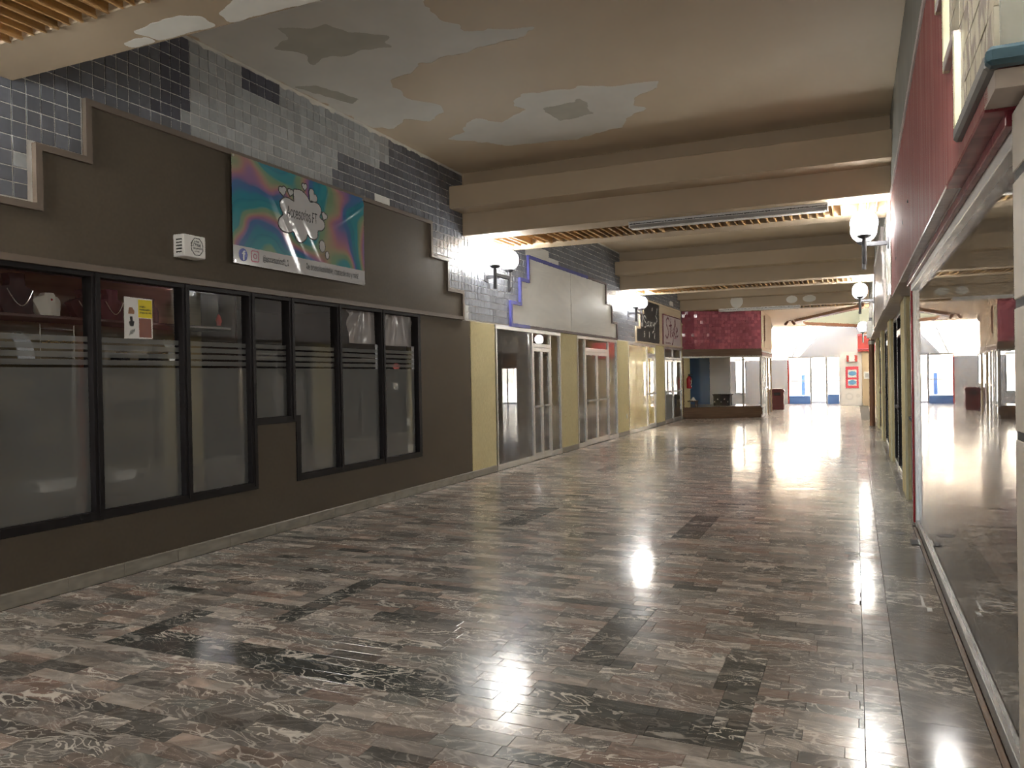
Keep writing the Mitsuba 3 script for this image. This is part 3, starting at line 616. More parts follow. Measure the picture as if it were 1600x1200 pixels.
# ================================================================== BEAMS
def beam(y0, label, slats=True, n_from=-5.22, n_to=0.36):
    th = thing('ceiling_beam', label, 'beam', 'tan stepped ceiling beams')
    xa, xb = XL, XR + .015
    part(th, 'upper_band', cat(cbx(xa, xb, y0 - .41, y0 + .05, 4.045, 4.37, .008)), 'mat_tan')
    part(th, 'upper_band', cbx(xa, xb, y0 + 1.60, y0 + 2.06, 4.045, 4.37, .008), 'mat_tan')
    part(th, 'neck', bx(xa, xb, y0 + .02, y0 + .12, 4.3, CEIL), 'mat_tan'); part(th, 'neck', bx(xa, xb, y0 + 1.53, y0 + 1.63, 4.3, CEIL), 'mat_tan')
    part(th, 'lower_side', cbx(xa, xb, y0, y0 + .44, 3.71, 4.06, .008), 'mat_tan'); part(th, 'lower_side', cbx(xa, xb, y0 + 1.22, y0 + 1.65, 3.71, 4.06, .008), 'mat_tan')
    part(th, 'cove_top', bx(xa, xb, y0 + .4, y0 + 1.25, 4.0, 4.05), 'mat_slat_wood', label='brown cove behind the slats', uv=np.tile([0, .1], (8, 1)))
    x = n_from
    while x < n_to:
        if rng.random() > .06:
            d = rng.normal(0, .006); dz = rng.uniform(-.004, .012)
            m = bx(x, x + .016, y0 + .43, y0 + 1.23, 3.698 + dz, 3.83 + dz); m.vertices[:, 0] += np.where(m.vertices[:, 2] > 3.8, rng.normal(0, .006), 0) + d
            part(th, 'slat', m, 'mat_slat_wood', uv=np.tile([0, rng.random()], (8, 1)))
        x += .108
    return th
b0 = beam(2.0, 'ceiling beam overhead at the top edge, brown wood slats and a flaking spot on its underside', n_from=-5.25)
beam(10.55, 'big ceiling beam across the corridor that carries the long grey light trough')
beam(19.2, 'second ceiling beam, between the two pairs of globe lamps, without a light trough')
b3 = beam(26.62, 'third ceiling beam, before the bright hall, with a thin white light trough under it')
for k, pts in enumerate(([(-4.05, 3.47), (-3.82, 3.43), (-3.62, 3.43), (-3.50, 3.49), (-3.50, 3.62), (-3.98, 3.62)], [(-4.22, 3.56), (-4.1, 3.54), (-4.0, 3.56), (-4.0, 3.63), (-4.22, 3.63)], [(-3.38, 3.50), (-3.2, 3.42), (-2.7, 3.40), (-2.7, 3.63), (-3.42, 3.63)])):
    part(b0, 'bare_patch', ext_z(ragged(pts, .02, .02, 20 + k).intersection(sbox(-6, 2, 0, 3.642)), 3.7088, 3.712), 'mat_plaster', label='pale flaked spot')

for x_, z_, w_, h_ in ((-3.55, 3.93, .20, .22), (-1.83, 3.90, .17, .12), (-1.30, 3.90, .20, .11)):
    part(b3, 'bare_patch', ext_y(affinity.scale(Point(x_, z_).buffer(1), w_, h_), 26.615, 26.622), 'mat_plaster', label='pale touched up spot')
def trough(x0, x1, y, label, z=3.71, metal='mat_aluminium_dark', lit=None):
    th = thing('light_trough', label, 'light fixture')
    part(th, 'housing', ext_x(Polygon([(y, z), (y + .2, z), (y + .2, z - .05), (y + .17, z - .085), (y + .03, z - .085), (y, z - .05)]), x0, x1), metal)
    part(th, 'end_cap', cbx(x0 - .012, x0, y, y + .2, z - .085, z, .003), metal); part(th, 'end_cap', cbx(x1, x1 + .012, y, y + .2, z - .085, z, .003), metal)
    part(th, 'side_groove', bx(x0, x1, y - .004, y, z - .04, z - .03), 'mat_lamp_metal'); part(th, 'diffuser', cbx(x0 + .02, x1 - .02, y + .04, y + .16, z - .095, z - .08, .004), 'mat_white_metal', label='white diffuser')
trough(-2.88, -0.30, 10.74, 'long grey light trough under the big beam')
trough(-4.13, -1.6, 26.64, 'thin pale light trough under the third beam', metal='mat_white_metal')

# ================================================================== LAMPS
def globe(th, x, y, z, lit, r=.165):
    stem = f'{th}__stem' if f'{th}__stem__tube' not in scene else f'{th}__stem_001'
    s = trimesh.creation.icosphere(subdivisions=3, radius=r); s.vertices += (x, y, z)
    em = {'emitter': {'type': 'area', 'radiance': rgb(GLOBE, GLOBE * .985, GLOBE * .94)}} if lit else {}
    put(f'{th}__globe', s, 'mat_paper' if lit else 'mat_plastic_grey', label='lit white glass globe' if lit else 'unlit glass globe', smooth=True, **em)
    put(stem + '__tube', cyl((x, y, z - .52), (x, y, z - r - .02), .027, 14), 'mat_lamp_metal', smooth=40)
    put(stem + '__cup', lathe([(0, -.022), (.05, -.022), (.088, .006), (.088, .014), (0, .014)], 20, (x, y, z - r - .004)), 'mat_lamp_metal')
def twin(side, y, label, single=False):
    th = thing('globe_lamp', label, 'wall lamp', 'globe wall lamps of the corridor')
    xw = XL if side < 0 else XR
    xg = xw - side * .29; z = 3.46 if side < 0 else 3.42; za = 3.17 if side < 0 else 3.19
    part(th, 'wall_plate', cbx(min(xw, xw - side * .02), max(xw, xw - side * .02), y - .06, y + .06, za - .075, za + .075, .006), 'mat_lamp_metal')
    part(th, 'arm', cbx(min(xw, xg), max(xw, xg), y - .02, y + .02, za - .028, za + .028, .005), 'mat_lamp_metal')
    part(th, 'crossbar', cbx(xg - .02, xg + .02, y - .27, y + .27, za - .03, za + .03, .005), 'mat_lamp_metal')
    globe(th, xg, y - .27, z, True); globe(th, xg, y + .27, z, True)
    return th
twin(-1, 11.35, 'lit twin globe wall lamp between the brown fascia and the blue edged grey one')
twin(-1, 19.95, 'lit twin globe wall lamp on the left wall, beside the black sign')
twin(1, 11.1, 'lit twin globe wall lamp on the right wall beside the end of the red board')
twin(-1, 1.95, 'lit twin globe wall lamp on the left wall before the dark window, beside the viewer')
twin(1, 2.45, 'lit twin globe wall lamp on the right wall beside the stone tiled fascia')
twin(1, 19.95, 'lit twin globe wall lamp on the right wall before the hall, past the red board')

# ================================================================== SIGNS AND SMALL THINGS ON THE LEFT WALL
def stroke(pts, w): return LineString(pts).buffer(w)
def curve(c, n=10):
    c = np.array(c, float); out = []
    p = np.vstack([c[0], c, c[-1]])
    for i in range(1, len(p) - 2):
        for s in np.linspace(0, 1, n, endpoint=False):
            out.append(.5 * ((2 * p[i]) + (-p[i - 1] + p[i + 1]) * s + (2 * p[i - 1] - 5 * p[i] + 4 * p[i + 1] - p[i + 2]) * s ** 2 + (-p[i - 1] + 3 * p[i] - 3 * p[i + 1] + p[i + 2]) * s ** 3))
    return out + [tuple(c[-1])]
BX = XL + .052
def flat(poly, x, y0, z0, d=.0012):
    return ext_x(affinity.translate(poly, y0, z0), x, x + d)
ba = thing('shop_banner', 'glossy swirl coloured vinyl banner lettered Accesorios FT on the dark brown fascia', 'banner')
def cloth(y0, y1, z0, z1, ny=90, nz=50):
    yy, zz = np.meshgrid(np.linspace(y0, y1, ny), np.linspace(z0, z1, nz), indexing='ij')
    return yy, zz
def wrinkle(y, z):
    u, w = (y - 5.70) / 2.165, (z - 2.685) / 1.04
    d = 0
    for cx, cz, ang, a, wd in ((.30, .60, -.95, .010, .035), (.36, .55, -.95, -.008, .03), (.55, .40, -.95, .008, .04), (.90, .80, .55, .009, .03), (.40, .25, -1.0, .007, .04)):
        q = (u - cx) * math.sin(ang) * 2 - (w - cz) * math.cos(ang); al = (u - cx) * math.cos(ang) * 2 + (w - cz) * math.sin(ang)
        d = d + a * np.exp(-(q / wd) ** 2) * np.exp(-(al / .45) ** 2)
    return d + .005 * meshkit.fbm(np.stack([y * 3, z * 3, y * 0], -1), 3, 2)
yy, zz = cloth(5.70, 7.865, 2.685, 3.725)
def grid_mesh(yy, zz, x0):
    ny, nz = yy.shape; X = x0 + wrinkle(yy, zz)
    v = np.stack([X, yy, zz], -1).reshape(-1, 3); i = np.arange(ny * nz).reshape(ny, nz)
    q = np.stack([i[:-1, :-1], i[1:, :-1], i[1:, 1:], i[:-1, 1:]], -1).reshape(-1, 4)
    return v, np.vstack([q[:, [0, 1, 2]], q[:, [0, 2, 3]]])
v, f = grid_mesh(yy, zz, BX)
part(ba, 'cloth', (v, f), 'mat_banner', smooth=True, uv=np.stack([yy.ravel() - 5.75, zz.ravel() - 2.7], 1))
ys2, zs2 = cloth(5.70, 7.865, 2.685, 2.857, 90, 12)
v, f = grid_mesh(ys2, zs2, BX + .002)
part(ba, 'white_band', (v, f), 'mat_banner_white', smooth=True)
def on_cloth(poly, lift):
    """flat print as a thin film that follows the cloth"""
    m = ext_x(poly, 0, .0006)
    m = m.subdivide_to_size(.05) if len(m.faces) < 4000 else m
    m.vertices[:, 0] += BX + lift + wrinkle(m.vertices[:, 1], m.vertices[:, 2])
    return m
def textpoly(s, y, z, h, sx=1.0, bold=False):
    m = meshkit.text_mesh(s, h, .001, bold)
    m.vertices[:, 0] *= sx
    return trimesh.Trimesh(np.stack([m.vertices[:, 2], m.vertices[:, 0] + y, m.vertices[:, 1] + z], 1), m.faces, process=False)
def text_on(th, name, s, y, z, h, sx, lift, bold=False, m='mat_ink', width=None, label=None):
    t_ = textpoly(s, 0, 0, h, 1.0, bold)
    if width: sx = width / np.ptp(t_.vertices[:, 1])
    t_.vertices[:, 1] = t_.vertices[:, 1] * sx + y; t_.vertices[:, 2] += z
    t_.vertices[:, 0] += BX + lift + wrinkle(t_.vertices[:, 1], t_.vertices[:, 2])
    part(th, name, t_, m, label=label)
# cloud: traced lobes in (Y, Z)
def circ(y, z, a, b=None, rot=0): return affinity.rotate(affinity.translate(affinity.scale(Point(0, 0).buffer(1, 24), a, b or a), y, z), rot)
cloud = Polygon(curve([(6.592, 3.432), (6.587, 3.549), (6.635, 3.57), (6.713, 3.573), (6.791, 3.541), (6.856, 3.482), (6.934, 3.494), (7.007, 3.48), (7.043, 3.422), (7.012, 3.346), (7.086, 3.312), (7.094, 3.254),
    (7.045, 3.211), (6.975, 3.196), (6.968, 3.128), (6.912, 3.09), (6.849, 3.097), (6.8, 3.13), (6.777, 3.08), (6.696, 3.028), (6.627, 3.046), (6.583, 3.123), (6.485, 3.096), (6.395, 3.109), (6.348, 3.155), (6.358, 3.217), (6.417, 3.277),
    (6.382, 3.336), (6.388, 3.397), (6.446, 3.448), (6.513, 3.45), (6.592, 3.432)], 5)).buffer(0)
part(ba, 'cloud_outline', on_cloth(cloud.buffer(.012), .0028), 'mat_ink', label='black outline of the cloud'); part(ba, 'cloud', on_cloth(cloud, .0044), 'mat_banner_white', label='white cloud')
def heart(y, z, s, rot=0):
    a = np.linspace(0, 2 * np.pi, 40)
    return affinity.translate(affinity.rotate(Polygon(np.c_[16 * np.sin(a) ** 3, 13 * np.cos(a) - 5 * np.cos(2 * a) - 2 * np.cos(3 * a) - np.cos(4 * a)] * s / 32), rot, origin=(0, 0)), y, z)
for y_, z_, s_, r_ in ((6.416, 3.515, .11, 14), (6.536, 3.522, .08, -8), (6.767, 3.632, .08, 5), (6.90, 3.555, .15, -42), (7.10, 3.375, .09, -18)):
    h_ = heart(y_, z_, s_, r_)
    part(ba, 'heart_outline', on_cloth(h_.buffer(.010), .0028), 'mat_ink'); part(ba, 'heart', on_cloth(h_, .0044), 'mat_banner_white')
for y_, z_, a_ in ((7.051, 3.035, .05), (7.139, 2.947, .03)):
    part(ba, 'bubble_outline', on_cloth(circ(y_, z_, a_ + .009, a_ * 1.25 + .009), .0028), 'mat_ink'); part(ba, 'bubble', on_cloth(circ(y_, z_, a_, a_ * 1.25), .0044), 'mat_banner_white')
text_on(ba, 'lettering', 'Accesoríos FT', 6.475, 3.262, .115, 1, .006, width=.49)
text_on(ba, 'handle_lettering', '@accesoriosft_1', 6.10, 2.748, .062, 1, .004, width=.385)
text_on(ba, 'slogan_lettering', 'De acero inoxidable, chapa de oro y más!', 6.772, 2.75, .066, 1, .004, width=.95)
part(ba, 'round_logo', on_cloth(circ(5.829, 2.775, .058, .062), .004), 'mat_fb_blue', label='blue round logo')
text_on(ba, 'round_logo_letter', 'f', 5.812, 2.728, .085, 1, .0056, bold=True, m='mat_paper')
rs = sbox(5.957, 2.745, 6.025, 2.815).buffer(.022)
part(ba, 'square_logo', on_cloth(rs.difference(rs.buffer(-.012)), .004), 'mat_pink_print', label='pink square logo'); part(ba, 'square_logo_ring', on_cloth(circ(5.991, 2.78, .027).difference(circ(5.991, 2.78, .017)), .004), 'mat_pink_print')
for y_, z_ in ((5.72, 3.705), (7.845, 3.705), (5.72, 2.705), (7.845, 2.705)):
    part(ba, 'eyelet', cyl((BX, y_, z_), (BX + .012, y_, z_), .012, 12), 'mat_chrome')

ab = thing('alarm_box', 'small white alarm box with an octagon mark on the dark brown fascia', 'alarm box')
part(ab, 'case', cbx(XL + .01, XL + .14, 5.03, 5.275, 2.65, 2.845, .006), 'mat_paper')
for k in range(5):
    part(ab, 'vent_slot', bx(XL + .05, XL + .115, 5.027, 5.035, 2.685 + k * .027, 2.697 + k * .027), 'mat_dark_groove')
a = np.linspace(np.pi / 8, 2 * np.pi + np.pi / 8, 9)[:-1]
octo = Polygon(np.c_[5.175 + .073 * np.cos(a), 2.748 + .083 * np.sin(a)])
part(ab, 'octagon', ext_x(octo.difference(octo.buffer(-.006)), XL + .14, XL + .1415), 'mat_ink', label='black octagon mark')
for s_, z_, h_, w_ in (('ALARMA', 2.787, .012, .062), ('ETYSA', 2.752, .026, .115), ('SEGURIDAD', 2.727, .014, .10), ('INTEGRAL', 2.703, .009, .06)):
    t_ = textpoly(s_, 0, 0, h_, 1, True); t_.vertices[:, 1] = (t_.vertices[:, 1] - t_.vertices[:, 1].mean()) * w_ / np.ptp(t_.vertices[:, 1]) + 5.175; t_.vertices[:, 2] += z_; t_.vertices[:, 0] += XL + .14
    part(ab, 'lettering', t_, 'mat_ink')

# flyer in the window
fl = thing('window_flyer', 'white and yellow jewellery flyer taped inside the second window pane', 'flyer')
FX = XL - .044
part(fl, 'sheet', ext_x(Polygon([(4.56, 1.925), (4.84, 1.93), (4.845, 2.265), (4.565, 2.27)]), FX, FX + .002), 'mat_paper')
part(fl, 'yellow_field', ext_x(sbox(4.70, 2.105, 4.84, 2.255), FX + .002, FX + .003), 'mat_yellow'); part(fl, 'photo_field', ext_x(sbox(4.705, 1.94, 4.83, 2.10), FX + .002, FX + .003), 'mat_photo_brown', label='brown photo of skin with a necklace')
for k, (s_, z_) in enumerate((('Acero', 2.19), ('inoxidable y', 2.165), ('chapa de oro', 2.14))):
    t_ = textpoly(s_, 0, 0, .016, 1, True); t_.vertices[:, 1] = t_.vertices[:, 1] * (.06, .12, .12)[k] / np.ptp(t_.vertices[:, 1]) + 4.71; t_.vertices[:, 2] += z_; t_.vertices[:, 0] += FX + .003
    part(fl, 'lettering', t_, 'mat_ink')
part(fl, 'hair_picture', ext_x(Polygon([(4.60, 2.13), (4.66, 2.13), (4.66, 2.16), (4.64, 2.185), (4.61, 2.185)]), FX + .002, FX + .003), 'mat_ink_brown'); part(fl, 'bust_picture', ext_x(Polygon([(4.615, 2.03), (4.65, 2.03), (4.66, 2.07), (4.645, 2.075), (4.64, 2.11), (4.615, 2.11), (4.62, 2.07), (4.605, 2.065)]), FX + .002, FX + .003), 'mat_ink')
for k in range(4): part(fl, 'drawn_line', ext_x(LineString([(4.61 + k * .013, 1.955 + k * .006), (4.625 + k * .013, 1.995 + k * .004)]).buffer(.0025), FX + .002, FX + .003), 'mat_ink')

# signs of the far fascia
bs = thing('black_sign', 'black stepped sign board with white scribbled script, left of the Style sign', 'sign')
BS = Polygon([(20.70, 2.47), (20.70, 2.86), (21.10, 2.86), (21.10, 3.30), (21.50, 3.30), (21.50, 3.66), (23.38, 3.66), (23.38, 2.47)])
part(bs, 'board', ext_x(BS, XL + .012, XL + .03), 'mat_sign_dark')
for c in ([(21.75, 3.16), (21.55, 3.22), (21.5, 3.12), (21.72, 3.02), (21.74, 2.92), (21.55, 2.90)], [(21.9, 3.02), (22.02, 3.08), (22.05, 2.98), (21.9, 2.95), (22.1, 2.96)], [(22.2, 3.08), (22.4, 2.95)], [(22.4, 3.08), (22.2, 2.94)], [(22.55, 3.08), (22.6, 2.98), (22.78, 3.08), (22.7, 2.86), (22.5, 2.78)], [(22.85, 3.05), (23.1, 3.16)], [(22.45, 3.42), (22.50, 3.52), (22.55, 3.42)], [(23.05, 3.35), (23.1, 3.52)], [(22.9, 3.3), (23.12, 3.2)]):
    part(bs, 'script_stroke', ext_x(stroke(curve(c), .014), XL + .03, XL + .0315), 'mat_paper')
for y_ in (21.55, 22.1, 22.75): part(bs, 'white_mark', ext_x(stroke([(y_, 2.64), (y_ + .02, 2.76)], .03), XL + .03, XL + .0315), 'mat_paper')
part(bs, 'silver_strip', ext_x(sbox(21.2, 2.9, 21.42, 3.25), XL + .03, XL + .031), 'mat_aluminium_dark', label='grey pole print')
ss = thing('style_sign', 'pale sign board lettered Style in dark script', 'sign')
part(ss, 'board', cbx(XL + .012, XL + .035, 23.92, 26.52, 2.44, 3.40, .004), 'mat_sign_pale'); part(ss, 'frame_strip', cbx(XL + .012, XL + .04, 23.86, 23.92, 2.44, 3.42, .004), 'mat_sign_ink', label='dark left frame strip'); part(ss, 'frame_strip', cbx(XL + .012, XL + .04, 23.86, 26.52, 3.40, 3.43, .004), 'mat_sign_ink')
for c in ([(24.74, 3.27), (24.55, 3.34), (24.36, 3.26), (24.34, 3.12), (24.5, 3.02), (24.62, 2.9), (24.56, 2.76), (24.38, 2.70), (24.2, 2.78)], [(24.97, 3.32), (24.88, 2.82), (25.0, 2.75)], [(24.76, 3.10), (25.10, 3.14)],
          [(25.12, 3.06), (25.13, 2.86), (25.24, 2.80), (25.36, 3.06)], [(25.36, 3.06), (25.30, 2.62), (25.14, 2.52)], [(25.48, 2.84), (25.66, 3.16), (25.64, 3.33), (25.55, 3.2), (25.56, 2.86), (25.68, 2.78)],
          [(25.78, 2.94), (26.0, 3.0), (25.92, 3.09), (25.8, 2.98), (25.86, 2.80), (26.06, 2.84)]):
    part(ss, 'script_stroke', ext_x(stroke(curve(c), .03), XL + .035, XL + .0365), 'mat_sign_ink')
part(ss, 'small_print', cat(*[ext_x(sbox(a_, 2.52, a_ + .05, 2.56), XL + .035, XL + .036) for a_ in np.arange(24.2, 24.9, .08)]), 'mat_sign_ink', kind='stuff', label='tiny unreadable print line')
part(ss, 'red_print', ext_x(sbox(25.45, 2.72, 25.85, 2.745), XL + .035, XL + .036), 'mat_pink_print')
vt = thing('vent_plate', 'small white plate on the tiles above the Style sign', 'plate')
part(vt, 'plate', cbx(XL, XL + .012, 25.0, 25.5, 3.78, 3.92), 'mat_white_metal'); part(vt, 'screw', cyl((XL + .01, 25.25, 3.85), (XL + .016, 25.25, 3.85), .015, 8), 'mat_chrome')
fe = thing('fire_extinguisher', 'red fire extinguisher hanging on the last pilaster before the red tiled shop', 'fire extinguisher')
part(fe, 'cylinder', lathe([(0, .0), (.075, .0), (.085, .02), (.085, .34), (.05, .41), (.025, .43), (0, .43)], 24, (XL + .13, 27.35, 1.05)), 'mat_red_paint', smooth=40)
part(fe, 'valve', cat(cyl((XL + .13, 27.35, 1.47), (XL + .13, 27.35, 1.52), .022), cbx(XL + .10, XL + .24, 27.335, 27.365, 1.52, 1.545)), 'mat_rubber', label='black valve and lever'); part(fe, 'hose', tube([(XL + .15, 27.33, 1.50), (XL + .24, 27.30, 1.46), (XL + .25, 27.28, 1.25), (XL + .22, 27.28, 1.15)], .012), 'mat_rubber')
part(fe, 'white_label', cbx(XL + .205, XL + .217, 27.30, 27.40, 1.10, 1.35, .002), 'mat_paper', label='white paper label')

ft = thing('floor_tape', 'scrap of white tape stuck on the floor by the right window rail', 'tape')
part(ft, 'strip', ext_z(Polygon([(.405, 5.62), (.435, 5.63), (.44, 5.72), (.41, 5.71)]), .0, .0015), 'mat_paper')
part(ft, 'torn_end', ext_z(Polygon([(.385, 5.74), (.405, 5.73), (.40, 6.0), (.39, 6.0)]), .0, .001), 'mat_paper')
fp = thing('floor_plate', 'small dark metal plate in the floor by the red jamb', 'floor plate')
part(fp, 'plate', cbx(.44, .50, 7.72, 7.95, 0, .006, .002), 'mat_black_frame'); part(fp, 'rim', cbx(.50, .515, 7.72, 7.95, 0, .010, .002), 'mat_aluminium_dark')
dr_ = thing('floor_drain', 'thin dark ring of a floor drain before the red jamb', 'drain')
part(dr_, 'ring', ext_z(circ(.36, 8.25, .075).difference(circ(.36, 8.25, .066)), 0, .002), 'mat_black_frame'); part(dr_, 'cover', ext_z(circ(.36, 8.25, .064), 0, .0012), 'mat_shop_wall')

# ================================================================== INSIDE THE JEWELLERY SHOP
su = thing('display_shelf', 'dark wooden display shelf unit behind the first window panes', 'shelf unit')
part(su, 'back_board', bx(-6.02, -6.0, 2.3, 5.95, .2, 2.45), 'mat_shelf_back')
for z_ in (.74, 1.07, 1.42, 1.75, 2.08): part(su, 'shelf_board', cbx(-6.0, -5.56, 2.3, 5.9 if z_ != 2.08 else 5.85, z_ - .022, z_, .003), 'mat_shelf')
part(su, 'side_board', bx(-6.0, -5.56, 5.9, 5.93, .2, 2.45), 'mat_shelf')
def bust(x, y, z, s, m, label, neck=True, chain=None, tilt=0):
    th = thing('necklace_bust', label, 'display bust', 'necklace busts on the top shelf')
    prof = Polygon([(-.085, 0), (-.115, .10), (-.125, .135), (-.09, .165), (-.05, .175)] + ([(-.045, .21), (-.055, .25), (.055, .25), (.045, .21)] if neck else [(-.04, .20), (.04, .20)]) + [(.05, .175), (.09, .165), (.125, .135), (.115, .10), (.085, 0)])
    prof = affinity.scale(prof, s, s, origin=(0, 0)).buffer(-.006).buffer(.006)
    m_ = ext(prof, .07 * s); V = m_.vertices
    m_ = trimesh.Trimesh(np.stack([V[:, 2] - .035 * s, V[:, 0], V[:, 1]], 1), m_.faces, process=False).subdivide_to_size(.03)
    m_.vertices[:, 0] += .05 * s * (1 - (m_.vertices[:, 1] / (.125 * s)) ** 2) - .12 * (m_.vertices[:, 2]) + .03
    m_.vertices += (x, y, z)
    part(th, 'body', m_, m, smooth=35)
    if chain:
        pts = [(x + .11 * s - .12 * (zz) + .012, y + yy, z + zz) for yy, zz in curve([(-.08 * s, .15 * s), (-.04 * s, .08 * s), (0, .05 * s), (.04 * s, .08 * s), (.08 * s, .15 * s)], 4)]
        part(th, 'necklace', tube(pts, .0035, 5), chain)
    return th
bust(-5.75, 3.80, 2.08, 1.22, 'mat_velvet_black', 'black necklace bust on the top shelf, left of the white one', chain='mat_chrome')
wb = bust(-5.72, 4.04, 2.08, .9, 'mat_velvet_white', 'white necklace bust on the top shelf behind the first pane', neck=False)
part(wb, 'front_flap', bx(-5.64, -5.63, 4.015, 4.075, 2.082, 2.23), 'mat_velvet_white'); part(wb, 'pendant', cbx(-5.63, -5.624, 4.04, 4.056, 2.20, 2.215), 'mat_red_paint')
bust(-5.75, 4.37, 2.08, .95, 'mat_velvet_black', 'black necklace bust on the top shelf, right of the white one', chain='mat_wire')
bust(-5.76, 4.62, 2.08, 1.05, 'mat_velvet_red', 'dark red necklace bust on the top shelf beside the flyer', chain='mat_wire')
bust(-5.78, 5.03, 2.08, .9, 'mat_velvet_black', 'black necklace bust on the top shelf, half hidden by the flyer')
def ramp(y, label):
    th = thing('bracelet_ramp', label, 'jewellery stand', 'curved white jewellery stands')
    c = [(-5.66, .0), (-5.67, .06), (-5.70, .13), (-5.76, .175)]
    P = LineString(curve([(a_, b_) for a_, b_ in c], 6)).buffer(.004, cap_style=2)
    m_ = ext_y(P, y - .065, y + .065); m_.vertices[:, 2] += 1.752
    part(th, 'ramp', m_, 'mat_acrylic'); part(th, 'clasp', cat(*[trimesh.creation.icosphere(1, .011).apply_translation((-5.755, y + dy, 1.94)) for dy in (-.035, 0, .035)]), 'mat_chrome', kind='stuff', label='shiny beads on top')
ramp(3.86, 'curved white jewellery stand on the second shelf behind the first pane')
ramp(5.25, 'curved white jewellery stand on the second shelf behind the second pane')
wr = thing('wire_rack', 'thin wire earring rack on the second shelf behind the first pane', 'rack')
for z_ in (1.77, 1.90, 1.985): part(wr, 'rail', cyl((-5.66, 3.97, z_), (-5.66, 4.25, z_), .0035, 6), 'mat_wire')
for y_ in (3.97, 4.25): part(wr, 'upright', cyl((-5.66, y_, 1.752), (-5.66, y_, 2.02), .0035, 6), 'mat_wire')
part(wr, 'earring', cat(*[trimesh.creation.icosphere(1, .006).apply_translation((-5.655, y_, 1.885 + rng.normal(0, .004))) for y_ in np.arange(3.985, 4.24, .017)]), 'mat_gold', kind='stuff', label='row of small gold earrings')
for (y0, y1, z_, lb) in ((4.62, 4.72, 1.75, 'small black jewellery tray on the second shelf near the flyer'), (4.90, 5.12, 1.75, 'long black jewellery tray on the second shelf')):
    th = thing('jewellery_tray', lb, 'tray'); part(th, 'tray', cbx(-5.72, -5.60, y0, y1, z_, z_ + .06), 'mat_velvet_black'); part(th, 'ring', cat(*[trimesh.creation.torus(.012, .003, 10, 6).apply_translation((-5.66, y_, z_ + .066)) for y_ in np.arange(y0 + .02, y1, .04)]), 'mat_gold', kind='stuff', label='row of rings')
for (y0, y1, z_, h_, lb) in ((4.05, 4.38, 1.42, .15, 'dark cloth pile on the shelf behind the frosted glass'), (3.55, 3.85, 1.07, .22, 'dark storage box on the lower shelf behind the frosted glass'), (4.55, 4.75, .74, .07, 'pale boxed item on the lowest shelf'), (3.9, 4.2, .74, .06, 'pale folded cloth on the lowest shelf')):
    th = thing('shelf_box', lb, 'box'); mt = 'mat_velvet_black' if 'dark' in lb else 'mat_paper'
    part(th, 'body', cbx(-5.85, -5.60, y0, y1, z_, z_ + h_), mt); part(th, 'lid', cbx(-5.86, -5.59, y0 - .008, y1 + .008, z_ + h_, z_ + h_ + .02), mt)
rt = thing('red_tassel', 'small orange red tassel hanging behind the third pane', 'tassel')
part(rt, 'cord', cyl((-5.62, 5.75, 2.2), (-5.62, 5.75, 2.34), .003, 6), 'mat_rubber'); part(rt, 'tuft', lathe([(0, .0), (.018, .0), (.03, .05), (.012, .10), (0, .11)], 10, (-5.62, 5.75, 2.10)), 'mat_red_plain')
# plastic sheet behind the two last panes
pc = thing('plastic_curtain', 'grey plastic sheet hanging in folds behind the last two panes', 'curtain')
for (y0, y1) in ((7.72, 8.40), (8.42, 9.22)):
    yy, zz = np.meshgrid(np.linspace(y0, y1, 50), np.linspace(2.0 - .02 * rng.random(), 2.40, 24), indexing='ij')
    c0 = (y0 + y1) / 2 + .05
    X = -5.54 + .020 * np.sin((yy - c0) / (2.5 - zz + .08) * 7.0) + .012 * meshkit.fbm(np.stack([yy * 6, zz * 6, yy * 0], -1), 3, 4)
    i = np.arange(yy.size).reshape(yy.shape); q = np.stack([i[:-1, :-1], i[1:, :-1], i[1:, 1:], i[:-1, 1:]], -1).reshape(-1, 4)
    part(pc, 'sheet', (np.stack([X, yy, zz], -1).reshape(-1, 3), np.vstack([q[:, [0, 1, 2]], q[:, [0, 2, 3]]])), 'mat_plastic_grey', smooth=True)
for (y_, lb) in ((8.25, 'white paper strip taped at the edge of the last but one pane'), (9.12, 'white paper strip taped at the edge of the last pane')):
    th = thing('paper_strip', lb, 'paper strip'); part(th, 'strip', bx(XL - .054, XL - .053, y_ - .035, y_ + .035, 1.68, 1.99), 'mat_acrylic')
for (y_, z_, w_, m_, lb) in ((8.70, 1.72, .09, 'mat_red_plain', 'red round sticker behind the last pane'), (8.68, 1.46, .06, 'mat_paper', 'upper white note behind the last pane'), (8.98, .98, .05, 'mat_paper', 'middle white note behind the last pane'), (9.02, .62, .07, 'mat_paper', 'white box in the lower corner of the last pane')):
    th = thing('window_note', lb, 'note'); part(th, 'sheet', ext_x(circ(y_, z_, w_, .04) if 'round' in lb else sbox(y_ - w_, z_ - .045, y_ + w_, z_ + .045), XL - .056, XL - .054), m_)
for (y0, y1, x0, h_, lb) in ((6.8, 7.3, -6.6, 1.7, 'tall pale cabinet inside behind the fifth pane'), (7.5, 8.1, -6.5, 1.6, 'tall grey cabinet inside behind the sixth pane'), (6.7, 7.2, -5.95, .72, 'low clutter box inside behind the fifth pane'), (7.9, 8.2, -5.9, .68, 'dark teal clutter box inside behind the sixth pane')):
    th = thing('shop_cabinet', lb, 'cabinet'); mm = 'mat_shop_wall' if 'grey' in lb else 'mat_blue_wall' if 'teal' in lb else 'mat_beige_wall'
    part(th, 'body', cbx(x0 - .3, x0, y0, y1, 0, h_), mm); part(th, 'top', cbx(x0 - .31, x0 + .01, y0 - .01, y1 + .01, h_, h_ + .03), 'mat_shelf')

